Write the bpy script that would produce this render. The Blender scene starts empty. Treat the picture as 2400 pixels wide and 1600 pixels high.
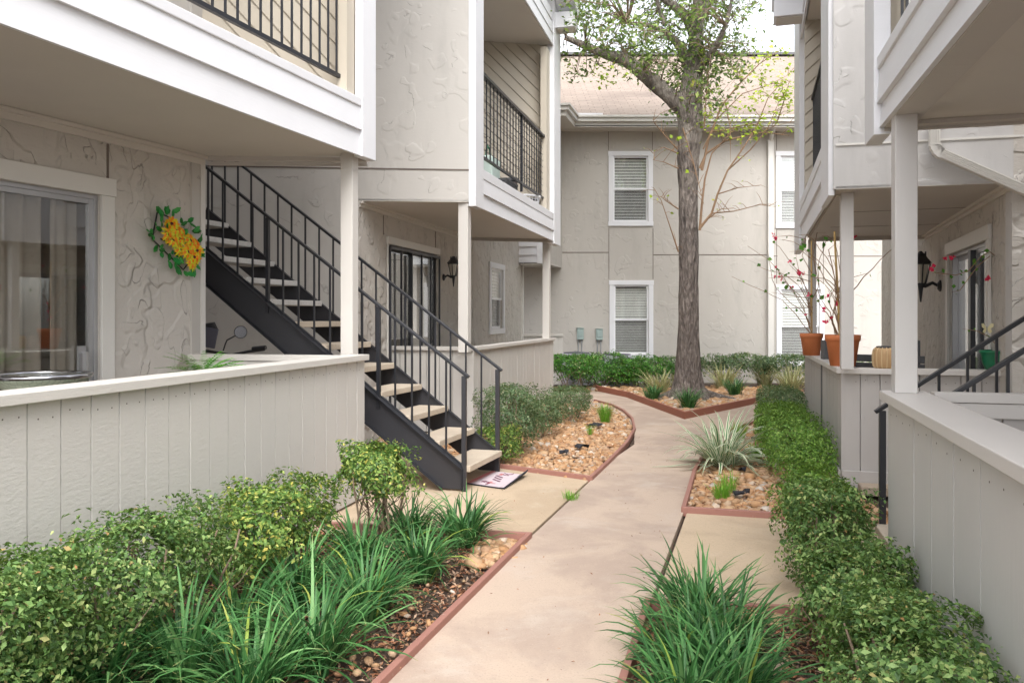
import bpy, math, random
import numpy as np
from mathutils import Vector, Matrix
random.seed(7); RNG = np.random.default_rng(11)
C = bpy.context.scene.collection
F, EYE, YH = 1900.0, 1.4, 742.0

# ------------------------------------------------------------ plan helpers
def G(px, py, z=0.0):            # point of the horizontal plane z
    Y = F*(EYE-z)/(py-YH); return ((px-1200)/F*Y, Y)
def L(px, p, q):                 # point of the plan line p-q lying in one direction from the viewpoint
    k = (px-1200)/F; dx, dy = q[0]-p[0], q[1]-p[1]
    t = (k*p[1]-p[0])/(dx-k*dy); return (p[0]+dx*t, p[1]+dy*t)
def Z(py, Y): return EYE+(YH-py)*Y/F
def add2(p, d, t): return (p[0]+d[0]*t, p[1]+d[1]*t)
def dir2(p, q):
    d = math.hypot(q[0]-p[0], q[1]-p[1]); return ((q[0]-p[0])/d, (q[1]-p[1])/d)
def dist2(p, q): return math.hypot(q[0]-p[0], q[1]-p[1])
A = (.2616, .9652); B = (.9652, -.2616)
def ext(p, q, t):                # continue the line p->q by t metres past q
    return add2(q, dir2(p, q), t)

# ------------------------------------------------------------ object helpers
WL = {}
def tag(o, label=None, cat=None, group=None, kind=None):
    if label: o['label'] = label
    if cat: o['category'] = cat
    if group: o['group'] = group
    if kind: o['kind'] = kind
    return o
def thing(name, loc, label, cat, group=None):
    o = bpy.data.objects.new(name, None); C.objects.link(o); o.empty_display_size = .1
    o.location = loc; WL[o.name] = Vector(loc); return tag(o, label, cat, group)
def link(name, me, mat, parent, org):
    o = bpy.data.objects.new(name, me); C.objects.link(o); WL[o.name] = Vector(org)
    if parent is not None:
        o.parent = parent; o.location = Vector(org)-WL[parent.name]
    else: o.location = org
    if mat is not None:
        for m in (mat if isinstance(mat, (list, tuple)) else [mat]): me.materials.append(m)
    return o
def copy_tree(o, parent=None, loc=None, rotz=None, label=None, scale=None):
    c = o.copy(); C.objects.link(c); c.parent = parent
    if parent is None:
        c.location = loc; c.rotation_euler = (0, 0, rotz or 0)
        if scale: c.scale = scale
        if label: c['label'] = label
    for ch in list(o.children): copy_tree(ch, c)
    return c

class MB:
    def __init__(s): s.v = []; s.f = []; s.m = []; s.smooth = False
    def add(s, vs, fs, mi=0):
        n = len(s.v); s.v += [tuple(v) for v in vs]
        s.f += [tuple(i+n for i in f) for f in fs]; s.m += [mi]*len(fs); return s
    def prism(s, poly, z0, z1, mi=0):
        n = len(poly)
        ar = sum(poly[i][0]*poly[(i+1) % n][1]-poly[(i+1) % n][0]*poly[i][1] for i in range(n))
        if ar < 0: poly = poly[::-1]
        a = z0 if callable(z0) else (lambda x, y: z0); b = z1 if callable(z1) else (lambda x, y: z1)
        vs = [(x, y, a(x, y)) for x, y in poly]+[(x, y, b(x, y)) for x, y in poly]
        fs = [tuple(range(n-1, -1, -1)), tuple(range(n, 2*n))]+[(i, (i+1) % n, (i+1) % n+n, i+n) for i in range(n)]
        return s.add(vs, fs, mi)
    def slab(s, p, q, z0, z1, o0, o1, mi=0):   # vertical slab along p->q, between offsets o0..o1 to the RIGHT of travel
        d = dir2(p, q); n = (d[1], -d[0])
        return s.prism([add2(p, n, o0), add2(q, n, o0), add2(q, n, o1), add2(p, n, o1)], z0, z1, mi)
    def box(s, c, sx, sy, sz, rz=0, mi=0):
        ca, sa = math.cos(rz), math.sin(rz)
        P = [(c[0]+x*ca-y*sa, c[1]+x*sa+y*ca) for x, y in ((-sx/2, -sy/2), (sx/2, -sy/2), (sx/2, sy/2), (-sx/2, sy/2))]
        return s.prism(P, c[2]-sz/2, c[2]+sz/2, mi)
    def bar(s, p, q, w, h, up=(0, 0, 1), mi=0):  # box from p to q, w wide, h tall
        p, q = Vector(p), Vector(q); d = (q-p).normalized(); u = Vector(up)
        if abs(d.dot(u)) > .98: u = Vector((B[0], B[1], 0))
        r = d.cross(u).normalized(); u = r.cross(d).normalized()
        vs = [e+r*(a*w/2)+u*(b*h/2) for e in (p, q) for a, b in ((-1, -1), (1, -1), (1, 1), (-1, 1))]
        return s.add(vs, [(0, 1, 2, 3), (7, 6, 5, 4), (0, 4, 5, 1), (1, 5, 6, 2), (2, 6, 7, 3), (3, 7, 4, 0)], mi)
    def tube(s, pts, rad, n=8, mi=0, cap=True):
        pts = [Vector(p) for p in pts]; rs = rad if isinstance(rad, (list, tuple)) else [rad]*len(pts)
        base = len(s.v); prev = None
        for i, p in enumerate(pts):
            t = (pts[min(i+1, len(pts)-1)]-pts[max(i-1, 0)])
            t = t.normalized() if t.length > 1e-9 else Vector((0, 0, 1))
            u = prev if prev is not None else (Vector((1, 0, 0)) if abs(t.x) < .9 else Vector((0, 1, 0)))
            r = (u-t*u.dot(t))
            if r.length < 1e-6: r = t.orthogonal()
            r.normalize(); w = t.cross(r); prev = r
            for k in range(n):
                an = 2*math.pi*k/n; s.v.append(tuple(p+(r*math.cos(an)+w*math.sin(an))*rs[i]))
        for i in range(len(pts)-1):
            for k in range(n):
                a = base+i*n+k; b = base+i*n+(k+1) % n
                s.f.append((a, b, b+n, a+n)); s.m.append(mi)
        if cap:
            s.f.append(tuple(base+k for k in range(n-1, -1, -1))); s.m.append(mi)
            e = base+(len(pts)-1)*n; s.f.append(tuple(e+k for k in range(n))); s.m.append(mi)
        return s
    def lathe(s, c, prof, n=24, mi=0, ax=None):    # prof: list of (r, z) ; axis vertical
        base = len(s.v)
        for r, z in prof:
            for k in range(n):
                an = 2*math.pi*k/n; s.v.append((c[0]+r*math.cos(an), c[1]+r*math.sin(an), c[2]+z))
        for i in range(len(prof)-1):
            for k in range(n):
                a = base+i*n+k; b = base+i*n+(k+1) % n; s.f.append((a, b, b+n, a+n)); s.m.append(mi)
        s.f.append(tuple(base+k for k in range(n-1, -1, -1))); s.m.append(mi)
        e = base+(len(prof)-1)*n; s.f.append(tuple(e+k for k in range(n))); s.m.append(mi)
        return s
    def build(s, name, mat, parent=None, bevel=0, smooth=None, org=None, label=None):
        V = np.array(s.v, dtype=float)
        if org is None:
            lo, hi = V.min(0), V.max(0); org = ((lo[0]+hi[0])/2, (lo[1]+hi[1])/2, lo[2])
        me = bpy.data.meshes.new(name); me.from_pydata([tuple(v) for v in (V-np.array(org))], [], s.f)
        me.polygons.foreach_set('material_index', s.m)
        if (smooth if smooth is not None else s.smooth):
            me.polygons.foreach_set('use_smooth', [True]*len(me.polygons))
        me.validate(); me.update()
        o = link(name, me, mat, parent, org)
        if bevel:
            b = o.modifiers.new('bevel', 'BEVEL'); b.width = bevel; b.segments = 2; b.limit_method = 'ANGLE'; b.angle_limit = .7
            b.harden_normals = False
        if label: o['label'] = label
        return o

def np_mesh(name, V, Q, mat, parent=None, org=None, uv=None, smooth=False, k=4):
    V = np.asarray(V, dtype=np.float32)
    if org is None: org = (float(V[:, 0].mean()), float(V[:, 1].mean()), float(V[:, 2].min()))
    V = V-np.array(org, dtype=np.float32)
    me = bpy.data.meshes.new(name); nq = len(Q)
    me.vertices.add(len(V)); me.vertices.foreach_set('co', V.ravel())
    me.loops.add(nq*k); me.loops.foreach_set('vertex_index', np.asarray(Q, dtype=np.int32).ravel())
    me.polygons.add(nq); me.polygons.foreach_set('loop_start', np.arange(nq, dtype=np.int32)*k)
    if smooth: me.polygons.foreach_set('use_smooth', np.ones(nq, dtype=bool))
    if uv is not None:
        l = me.uv_layers.new(name='uv'); l.data.foreach_set('uv', np.asarray(uv, dtype=np.float32)[np.asarray(Q).ravel()].ravel())
    me.update(calc_edges=True)
    return link(name, me, mat, parent, org)

# ------------------------------------------------------------ materials
def newmat(name):
    m = bpy.data.materials.new(name); m.use_nodes = True; nt = m.node_tree
    b = nt.nodes['Principled BSDF']; return m, nt, b
def N(nt, t, **kw):
    n = nt.nodes.new(t)
    for k, v in kw.items():
        if k in n.inputs.keys(): n.inputs[k].default_value = v
        else: setattr(n, k, v)
    return n
def LK(nt, a, b): nt.links.new(a, b)
def ramp(nt, fac, stops, interp='LINEAR'):
    r = nt.nodes.new('ShaderNodeValToRGB'); r.color_ramp.interpolation = interp
    el = r.color_ramp.elements
    while len(el) < len(stops): el.new(.5)
    for e, (p, c) in zip(el, stops): e.position = p; e.color = (c[0], c[1], c[2], 1) if not isinstance(c, (int, float)) else (c, c, c, 1)
    LK(nt, fac, r.inputs[0]); return r.outputs[0]
def pos(nt, scale=(1, 1, 1), obj=False, rot=(0, 0, 0)):
    if obj: src = N(nt, 'ShaderNodeTexCoord').outputs['Object']
    else: src = N(nt, 'ShaderNodeNewGeometry').outputs['Position']
    m = N(nt, 'ShaderNodeMapping'); m.inputs['Scale'].default_value = scale; m.inputs['Rotation'].default_value = rot
    LK(nt, src, m.inputs[0]); return m.outputs[0]
def noise(nt, vec, scale, detail=4, rough=.55, dist=0):
    n = N(nt, 'ShaderNodeTexNoise', Scale=scale, Detail=detail, Roughness=rough, Distortion=dist)
    LK(nt, vec, n.inputs['Vector']); return n.outputs['Fac']
def math_(nt, op, a, b=None, c=None):
    n = nt.nodes.new('ShaderNodeMath'); n.operation = op
    for i, x in enumerate((a, b, c)):
        if x is None: continue
        if isinstance(x, (int, float)): n.inputs[i].default_value = x
        else: LK(nt, x, n.inputs[i])
    return n.outputs[0]
def mr(nt, v, a, b, c=0, d=1, sm=True):
    n = nt.nodes.new('ShaderNodeMapRange'); n.interpolation_type = 'SMOOTHSTEP' if sm else 'LINEAR'
    for i, x in enumerate((a, b, c, d)): n.inputs[i+1].default_value = x
    LK(nt, v, n.inputs[0]); return n.outputs[0]
def mixc(nt, fac, a, b, mode='MIX'):
    n = nt.nodes.new('ShaderNodeMix'); n.data_type = 'RGBA'; n.blend_type = mode
    for i, x in ((0, fac), (6, a), (7, b)):
        if isinstance(x, (int, float)): n.inputs[i].default_value = x
        elif isinstance(x, tuple): n.inputs[i].default_value = (*x, 1)
        else: LK(nt, x, n.inputs[i])
    return n.outputs[2]
def bump(nt, b, h, strength, distance):
    n = N(nt, 'ShaderNodeBump', Strength=strength, Distance=distance); LK(nt, h, n.inputs['Height'])
    LK(nt, n.outputs[0], b.inputs['Normal']); return n

def stucco(name, col, heavy=0.0):
    m, nt, b = newmat(name); P = pos(nt); h = None; cr = None
    rag = math_(nt, 'MULTIPLY', math_(nt, 'SUBTRACT', noise(nt, P, 24, 3, .6), .5), .035)
    sets = [((1, 1, 2.4), .9, (0, .1, .2) , 2.6, .595), ((1.2, 1.2, 1.6), 1.0, (.5, .3, .9), 3.0, .61), ((2.2, 2.2, .8), .9, (.2, .5, 1.7), 3.4, .61), ((1, 1, 2.2), 1.5, (.25, .1, 2.5), 4.2, .60)]
    if heavy > .5: sets = [((2.6, 2.6, .8), 1.0, (0, .1, .2), 2.4, .52), ((2.2, 2.2, 1), 1.3, (.4, .2, .9), 2.8, .53), ((1.4, 1.4, 1), 2.2, (.2, .5, 1.7), 3.6, .54), ((1, 1, 1.8), 1.5, (.3, .1, 2.5), 2.6, .53), ((3, 3, 1.2), 1.9, (.1, .3, 3.3), 3.8, .54)]
    for k, (st, sc_, ro, ms, th) in enumerate(sets):
        v_ = N(nt, 'ShaderNodeVectorMath', operation='ADD'); v_.inputs[1].default_value = (7.3*k, 3.1*k, 5.7*k); LK(nt, pos(nt, st, rot=ro), v_.inputs[0])
        n_ = math_(nt, 'ADD', noise(nt, v_.outputs[0], sc_, 1.6, .5, .8), rag)
        mk = mr(nt, noise(nt, pos(nt, rot=(k, .3*k, .5+k)), ms, 1.5), th, th+.05)
        s_ = math_(nt, 'MULTIPLY', mr(nt, n_, .5, .507), mk); h = s_ if h is None else math_(nt, 'ADD', h, s_)
        e_ = math_(nt, 'MULTIPLY', mr(nt, math_(nt, 'ABSOLUTE', math_(nt, 'SUBTRACT', n_, .5025)), 0, .0045, 1, 0), mk)
        cr = e_ if cr is None else math_(nt, 'MAXIMUM', cr, e_)
    fine = noise(nt, pos(nt, (1, 1, 2.0)), 18, 4, .6); wide = noise(nt, P, 3.5, 2)
    speck = mr(nt, noise(nt, P, 45, 2, .5), .68, .76)
    h = math_(nt, 'ADD', h, math_(nt, 'MULTIPLY', fine, .25+heavy*.3)); h = math_(nt, 'ADD', h, math_(nt, 'MULTIPLY', wide, .4))
    h = math_(nt, 'ADD', h, math_(nt, 'MULTIPLY', speck, .2))
    c = mixc(nt, noise(nt, P, 1.1, 4), tuple(x*.93 for x in col), tuple(min(1, x*1.05) for x in col))
    c = mixc(nt, math_(nt, 'MULTIPLY', cr, .42+heavy*.28), c, tuple(x*.4 for x in col))
    c = mixc(nt, mr(nt, noise(nt, pos(nt, (1, 1, .25)), 3, 5, .65), .5, .75, 0, .38), c, tuple(x*.7 for x in col))
    LK(nt, c, b.inputs['Base Color']); b.inputs['Roughness'].default_value = .75; b.inputs['Specular IOR Level'].default_value = .3
    bump(nt, b, h, .7, .0045+.0115*heavy); return m

def painted(name, col, rough=.55, grain=(9, 9, 1.2), gs=5, bs=.35, wear=.12, bd=.004, dcol=None):
    m, nt, b = newmat(name)
    n1 = noise(nt, pos(nt, grain), gs, 5, .65); n2 = noise(nt, pos(nt), 2.3, 4)
    dc = dcol or tuple(x*.72 for x in col)
    c = mixc(nt, mr(nt, n2, .3, .75, 0, .35), col, tuple(x*.9 for x in col))
    c = mixc(nt, mr(nt, n1, .62, .8, 0, wear*2), c, dc)
    LK(nt, c, b.inputs['Base Color']); b.inputs['Roughness'].default_value = rough; b.inputs['Specular IOR Level'].default_value = .35
    bump(nt, b, n1, bs, bd); return m
def plain(name, col, rough=.5, metal=0, bn=None, var=.1):
    m, nt, b = newmat(name)
    n = noise(nt, pos(nt, obj=True), 6, 4)
    LK(nt, mixc(nt, n, tuple(x*(1-var) for x in col), tuple(min(1, x*(1+var)) for x in col)), b.inputs['Base Color'])
    b.inputs['Roughness'].default_value = rough; b.inputs['Metallic'].default_value = metal
    if bn: bump(nt, b, noise(nt, pos(nt, obj=True), bn, 4), .4, .004)
    return m
def concrete(name, c1, c2, c3):
    m, nt, b = newmat(name); P = pos(nt)
    c = mixc(nt, mr(nt, noise(nt, P, 1.3, 6, .65, .5), .40, .60), c1, c2)
    c = mixc(nt, mr(nt, noise(nt, P, 2.1, 5, .65, .3), .5, .75, 0, .7), c, c3)
    sp = noise(nt, P, 110, 3, .6)
    c = mixc(nt, mr(nt, sp, .54, .70, 0, .5), c, tuple(x*.55 for x in c3))
    c = mixc(nt, mr(nt, noise(nt, P, 95, 2, .5), .6, .75, 0, .3), c, tuple(min(1, x*1.35) for x in c1))
    c = mixc(nt, mr(nt, noise(nt, P, 5, 6, .75), .58, .75, 0, .35), c, tuple(x*.5 for x in c3))
    LK(nt, c, b.inputs['Base Color']); b.inputs['Roughness'].default_value = .85; b.inputs['Specular IOR Level'].default_value = .25
    bump(nt, b, math_(nt, 'ADD', math_(nt, 'MULTIPLY', noise(nt, P, 120, 3), .6), noise(nt, P, 8, 4)), .5, .003); return m
def island(nt):
    return N(nt, 'ShaderNodeNewGeometry').outputs['Random Per Island']
def leafmat(name, stops, trans=.3, rough=.45, tcol=None):
    m, nt, b = newmat(name); r = island(nt)
    c = ramp(nt, r, stops); LK(nt, c, b.inputs['Base Color']); b.inputs['Roughness'].default_value = rough
    b.inputs['Specular IOR Level'].default_value = .3
    t = N(nt, 'ShaderNodeBsdfTranslucent'); LK(nt, mixc(nt, .6, c, tcol or (.25, .4, .05)), t.inputs[0])
    mx = N(nt, 'ShaderNodeMixShader'); mx.inputs[0].default_value = trans
    LK(nt, b.outputs[0], mx.inputs[1]); LK(nt, t.outputs[0], mx.inputs[2])
    LK(nt, mx.outputs[0], nt.nodes['Material Output'].inputs[0]); return m

M = {}
M['stucco'] = stucco('stucco_light', (.50, .475, .44))
M['stucco_h'] = stucco('stucco_heavy', (.54, .505, .46), 1.0)
M['stucco_r'] = stucco('stucco_grey', (.53, .515, .50))
M['stucco_b'] = stucco('stucco_back', (.49, .46, .42))
M['white'] = painted('white_paint', (.74, .74, .76), .45, (2, 2, 12), 4, .25, .04)
M['trim'] = painted('cream_trim', (.66, .64, .60), .5, (8, 8, 2), 5, .4, .08)
M['beige'] = painted('beige_siding', (.52, .465, .38), .55, (3, 3, 3), 6, .3, .1)
M['soffit'] = painted('soffit_paint', (.62, .58, .525), .6, (.6, 4, 4), 2, .08, .06)
M['soffit2'] = painted('soffit_board', (.54, .505, .465), .6, (1.2, 9, 4), 3, .25, .25)
M['post'] = painted('post_paint', (.60, .57, .53), .5, (10, 10, 1), 4, .25, .05)
M['post_r'] = painted('post_paint_grey', (.58, .56, .54), .5, (10, 10, 1), 4, .25, .05)
M['plank'] = painted('plank_paint', (.56, .535, .50), .65, (5, 5, 11), 6, .45, .22, .006)
M['plank_r'] = painted('plank_paint_grey', (.58, .56, .54), .65, (14, 14, 1.3), 3, .4, .12, .005)
M['plank_w'] = painted('plank_weathered', (.47, .445, .425), .7, (14, 14, 1.0), 4, .5, .5, .003, (.22, .19, .17))
M['cap'] = painted('cap_paint', (.60, .57, .53), .5, (5, 5, 14), 3, .5, .2, .004)
M['cap_r'] = painted('cap_paint_grey', (.62, .59, .56), .5, (5, 5, 14), 3, .3, .1, .003)
M['black'] = plain('black_steel', (.018, .019, .024), .38)
M['black2'] = plain('black_steel_worn', (.03, .03, .035), .45, bn=20)
M['seam'] = plain('seam_dark', (.16, .13, .11), .8)
M['tread'] = concrete('tread_concrete', (.50, .42, .33), (.56, .48, .38), (.44, .37, .29))
M['tread_w'] = concrete('tread_weathered', (.60, .58, .55), (.52, .50, .47), (.42, .40, .37))
M['path'] = concrete('path_concrete', (.49, .385, .305), (.40, .31, .25), (.52, .44, .375))
M['slab'] = concrete('pad_concrete', (.52, .405, .285), (.45, .345, .24), (.54, .45, .345))
M['foot'] = concrete('footing_concrete', (.42, .34, .26), (.35, .3, .24), (.25, .2, .17))
M['glassf'] = plain('window_glass', (.05, .055, .06), .03)
M['alu'] = plain('aluminium', (.45, .45, .46), .35, .7)
M['vinyl'] = plain('vinyl_white', (.82, .82, .84), .4)
M['blind'] = plain('blind_slat', (.88, .87, .85), .5)
M['chrome'] = plain('chrome', (.55, .56, .6), .18, 1)
M['curtain'] = plain('curtain_beige', (.36, .31, .265), .85)
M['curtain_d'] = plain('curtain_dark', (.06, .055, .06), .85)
M['terra'] = plain('terracotta', (.55, .17, .06), .7, bn=30, var=.15)
M['green_p'] = plain('green_plastic', (.008, .16, .07), .35)
M['soil'] = plain('potting_soil', (.05, .035, .025), .95, bn=40)
M['bark_l'] = plain('twig_bark', (.22, .16, .11), .8)
M['vine'] = plain('vine_stem', (.27, .17, .10), .7)
M['bamboo'] = plain('bamboo', (.55, .36, .13), .5)
M['acm'] = plain('ac_casing', (.42, .41, .46), .5)
M['acd'] = plain('ac_grille', (.10, .10, .12), .6)
M['boxg'] = plain('box_grey_green', (.32, .40, .38), .45)
M['pipe'] = plain('conduit', (.28, .29, .29), .5)
M['charc'] = plain('charcoal_board', (.10, .10, .105), .6)
M['rattan'] = plain('rattan', (.50, .32, .16), .6, bn=60)
m, nt, b = newmat('insect_screen'); t = N(nt, 'ShaderNodeBsdfTransparent'); mx = N(nt, 'ShaderNodeMixShader'); mx.inputs[0].default_value = .8
b.inputs['Base Color'].default_value = (.18, .18, .18, 1); LK(nt, b.outputs[0], mx.inputs[1]); LK(nt, t.outputs[0], mx.inputs[2]); LK(nt, mx.outputs[0], nt.nodes['Material Output'].inputs[0]); M['screen'] = m
M['mirror'] = plain('mirror_dark', (.10, .10, .11), .2, 1)
M['nail'] = plain('nail_rust', (.10, .08, .07), .7)
M['bulb'] = plain('frosted_lamp_glass', (.62, .58, .5), .2)
M['lite'] = plain('pale_yellow', (.80, .74, .45), .5)
M['wedge'] = painted('red_edging', (.34, .165, .13), .6, (4, 4, 4), 6, .5, .5, .004, (.50, .36, .30))
M['wedge2'] = painted('brown_edging', (.30, .115, .075), .6, (4, 4, 4), 6, .4, .3, .004, (.36, .2, .15))

m, nt, b = newmat('door_glass'); b.inputs['Base Color'].default_value = (.02, .02, .02, 1)
b.inputs['Roughness'].default_value = .02
g = N(nt, 'ShaderNodeBsdfGlossy', Roughness=.015); g.inputs[0].default_value = (1, 1, 1, 1)
t = N(nt, 'ShaderNodeBsdfTransparent'); t.inputs[0].default_value = (.93, .94, .93, 1)
fr = N(nt, 'ShaderNodeLayerWeight', Blend=.5); mx = N(nt, 'ShaderNodeMixShader')
LK(nt, math_(nt, 'MULTIPLY_ADD', math_(nt, 'POWER', fr.outputs['Facing'], 3.5), .8, .11), mx.inputs[0]); LK(nt, t.outputs[0], mx.inputs[1]); LK(nt, g.outputs[0], mx.inputs[2])
LK(nt, mx.outputs[0], nt.nodes['Material Output'].inputs[0]); M['glass'] = m

m, nt, b = newmat('shingles'); P = pos(nt, (1, 1, 1))
sep = N(nt, 'ShaderNodeSeparateXYZ'); LK(nt, P, sep.inputs[0])
cmb = N(nt, 'ShaderNodeCombineXYZ'); LK(nt, sep.outputs[0], cmb.inputs[0]); LK(nt, math_(nt, 'MULTIPLY', sep.outputs[2], 2.236), cmb.inputs[1])
br = N(nt, 'ShaderNodeTexBrick'); br.offset = .37; br.inputs['Scale'].default_value = 1; br.inputs['Brick Width'].default_value = .3
br.inputs['Row Height'].default_value = .14; br.inputs['Mortar Size'].default_value = .012; br.inputs['Mortar Smooth'].default_value = .3
br.inputs['Color1'].default_value = (.31, .25, .205, 1); br.inputs['Color2'].default_value = (.25, .20, .165, 1); br.inputs['Mortar'].default_value = (.17, .12, .10, 1)
LK(nt, cmb.outputs[0], br.inputs['Vector'])
c = mixc(nt, mr(nt, noise(nt, pos(nt), 30, 3), .35, .7, 0, .5), br.outputs[0], (.36, .295, .245))
st = mr(nt, noise(nt, pos(nt, (.45, .8, .8)), .55, 5, .65, .3), .50, .72, 0, .75)
st2 = math_(nt, 'MULTIPLY', st, mr(nt, sep.outputs[2], 6.0, 8.0, 1, .2))
c = mixc(nt, st2, c, (.16, .125, .105))
LK(nt, c, b.inputs['Base Color']); b.inputs['Roughness'].default_value = .9
bump(nt, b, br.outputs['Fac'], -.6, .02); M['shingle'] = m

m, nt, b = newmat('bark'); P = pos(nt, (1, 1, .26))
v = N(nt, 'ShaderNodeTexVoronoi', Scale=26); LK(nt, P, v.inputs['Vector'])
n1 = noise(nt, P, 22, 6, .7, .6); n2 = noise(nt, pos(nt, (1, 1, .5)), 5, 5, .7)
c = ramp(nt, n1, [(.3, (.045, .038, .035)), (.5, (.15, .122, .107)), (.68, (.33, .28, .25))])
sep = N(nt, 'ShaderNodeSeparateXYZ'); LK(nt, pos(nt), sep.inputs[0])
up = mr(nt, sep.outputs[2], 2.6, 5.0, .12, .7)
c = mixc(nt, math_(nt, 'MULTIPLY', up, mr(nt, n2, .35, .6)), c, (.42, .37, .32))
c = mixc(nt, mr(nt, noise(nt, pos(nt), 50, 2), .70, .74, 0, .6), c, (.5, .48, .42))
LK(nt, c, b.inputs['Base Color']); b.inputs['Roughness'].default_value = .9
bump(nt, b, math_(nt, 'ADD', n1, math_(nt, 'MULTIPLY', v.outputs[0], .8)), 1.0, .06); M['bark'] = m

m, nt, b = newmat('soil_ground'); P = pos(nt)
c = ramp(nt, noise(nt, P, 14, 6, .7), [(.3, (.035, .022, .017)), (.6, (.10, .065, .045)), (.8, (.2, .13, .09))])
LK(nt, c, b.inputs['Base Color']); b.inputs['Roughness'].default_value = .95; bump(nt, b, noise(nt, P, 40, 6, .7), .8, .02); M['ground'] = m

m, nt, b = newmat('river_rock'); r = island(nt)
c = ramp(nt, r, [(0, (.36, .18, .075)), (.22, (.48, .27, .13)), (.42, (.40, .24, .13)), (.6, (.54, .36, .21)), (.74, (.33, .17, .085)), (.90, (.50, .36, .24)), (.98, (.60, .52, .44)), (1, (.3, .26, .24))])
c = mixc(nt, mr(nt, noise(nt, pos(nt), 45, 4, .6), .4, .8, 0, .4), c, (.56, .36, .2))
LK(nt, c, b.inputs['Base Color']); b.inputs['Roughness'].default_value = .75; bump(nt, b, noise(nt, pos(nt), 60, 4), .4, .006); M['rock'] = m
m, nt, b = newmat('mulch_chips'); r = island(nt)
c = ramp(nt, r, [(0, (.17, .065, .035)), (.3, (.36, .16, .08)), (.55, (.46, .24, .13)), (.72, (.12, .07, .05)), (1, (.56, .38, .26))])
LK(nt, c, b.inputs['Base Color']); b.inputs['Roughness'].default_value = .85; M['mulch'] = m

M['hedge'] = leafmat('hedge_leaf', [(0, (.035, .08, .025)), (.3, (.085, .17, .05)), (.6, (.16, .28, .08)), (.85, (.28, .41, .14)), (.97, (.42, .48, .18)), (1, (.42, .22, .10))])
M['hedge_y'] = leafmat('hedge_leaf_yellow', [(0, (.04, .10, .025)), (.35, (.11, .21, .05)), (.65, (.21, .34, .08)), (.88, (.36, .44, .11)), (1, (.60, .52, .12))])
M['hedge_d'] = leafmat('hedge_leaf_grey', [(0, (.045, .085, .045)), (.4, (.10, .17, .085)), (.75, (.18, .26, .13)), (.93, (.28, .34, .18)), (1, (.36, .28, .18))])
M['hedge_g'] = leafmat('hedge_leaf_fresh', [(0, (.05, .13, .025)), (.4, (.13, .27, .045)), (.8, (.24, .42, .07)), (1, (.34, .46, .12))])
M['gloss'] = leafmat('glossy_leaf', [(0, (.025, .085, .02)), (.5, (.065, .22, .035)), (.85, (.14, .38, .055)), (1, (.3, .3, .15))], .25, .3)
M['oak'] = leafmat('tree_leaf', [(0, (.06, .10, .04)), (.4, (.13, .20, .07)), (.75, (.24, .34, .09)), (1, (.42, .50, .16))], .35, .35)
M['lime'] = leafmat('young_leaf', [(0, (.30, .46, .03)), (.6, (.46, .58, .05)), (1, (.60, .55, .14))], .4, .4)
M['fernm'] = leafmat('fern_leaf', [(0, (.03, .20, .01)), (.6, (.09, .38, .02)), (1, (.2, .5, .05))], .3)
M['vleaf'] = leafmat('vine_leaf', [(0, (.03, .13, .02)), (.6, (.07, .24, .03)), (1, (.15, .36, .05))], .3)
M['pink'] = leafmat('pink_bract', [(0, (.72, .02, .08)), (1, (.85, .06, .16))], .3, .5, (.8, .05, .1))
M['petal'] = leafmat('sunflower_petal', [(0, (.90, .12, .01)), (.3, (.92, .34, .02)), (.5, (.85, .68, .03)), (1, (.62, .78, .05))], .2, .5, (.8, .5, .05))
M['wleaf'] = leafmat('wreath_leaf', [(0, (.01, .12, .02)), (.6, (.02, .25, .05)), (1, (.06, .36, .07))], .15)
def blademat(name, stops, var=None):
    m, nt, b = newmat(name); c = ramp(nt, island(nt), stops)
    uv = N(nt, 'ShaderNodeUVMap'); uv.uv_map = 'uv'; sp = N(nt, 'ShaderNodeSeparateXYZ'); LK(nt, uv.outputs[0], sp.inputs[0])
    u = math_(nt, 'ABSOLUTE', math_(nt, 'SUBTRACT', sp.outputs[0], .5))
    if var: c = mixc(nt, mr(nt, u, .16, .24), c, var)
    else: c = mixc(nt, mr(nt, u, 0, .1, .35, 0), c, (.30, .42, .2))
    c = mixc(nt, mr(nt, sp.outputs[1], .90, 1.0, 0, .6), c, (.45, .36, .16))
    LK(nt, c, b.inputs['Base Color']); b.inputs['Roughness'].default_value = .48; b.inputs['Specular IOR Level'].default_value = .3
    t = N(nt, 'ShaderNodeBsdfTranslucent'); LK(nt, c, t.inputs[0]); mx = N(nt, 'ShaderNodeMixShader'); mx.inputs[0].default_value = .25
    LK(nt, b.outputs[0], mx.inputs[1]); LK(nt, t.outputs[0], mx.inputs[2]); LK(nt, mx.outputs[0], nt.nodes['Material Output'].inputs[0]); return m
M['blade'] = blademat('liriope_blade', [(0, (.022, .085, .024)), (.45, (.045, .155, .04)), (.8, (.09, .25, .07)), (.95, (.19, .36, .13)), (.975, (.30, .40, .06)), (1, (.48, .30, .14))])
M['blade_v'] = blademat('variegated_blade', [(0, (.05, .18, .06)), (1, (.10, .26, .08))], (.76, .76, .58))
M['blade_y'] = blademat('striped_grass_blade', [(0, (.13, .22, .06)), (.6, (.28, .34, .1)), (1, (.5, .42, .2))], (.55, .52, .3))
M['blade_g'] = blademat('bright_grass_blade', [(0, (.10, .32, .02)), (1, (.25, .48, .05))])
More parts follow.
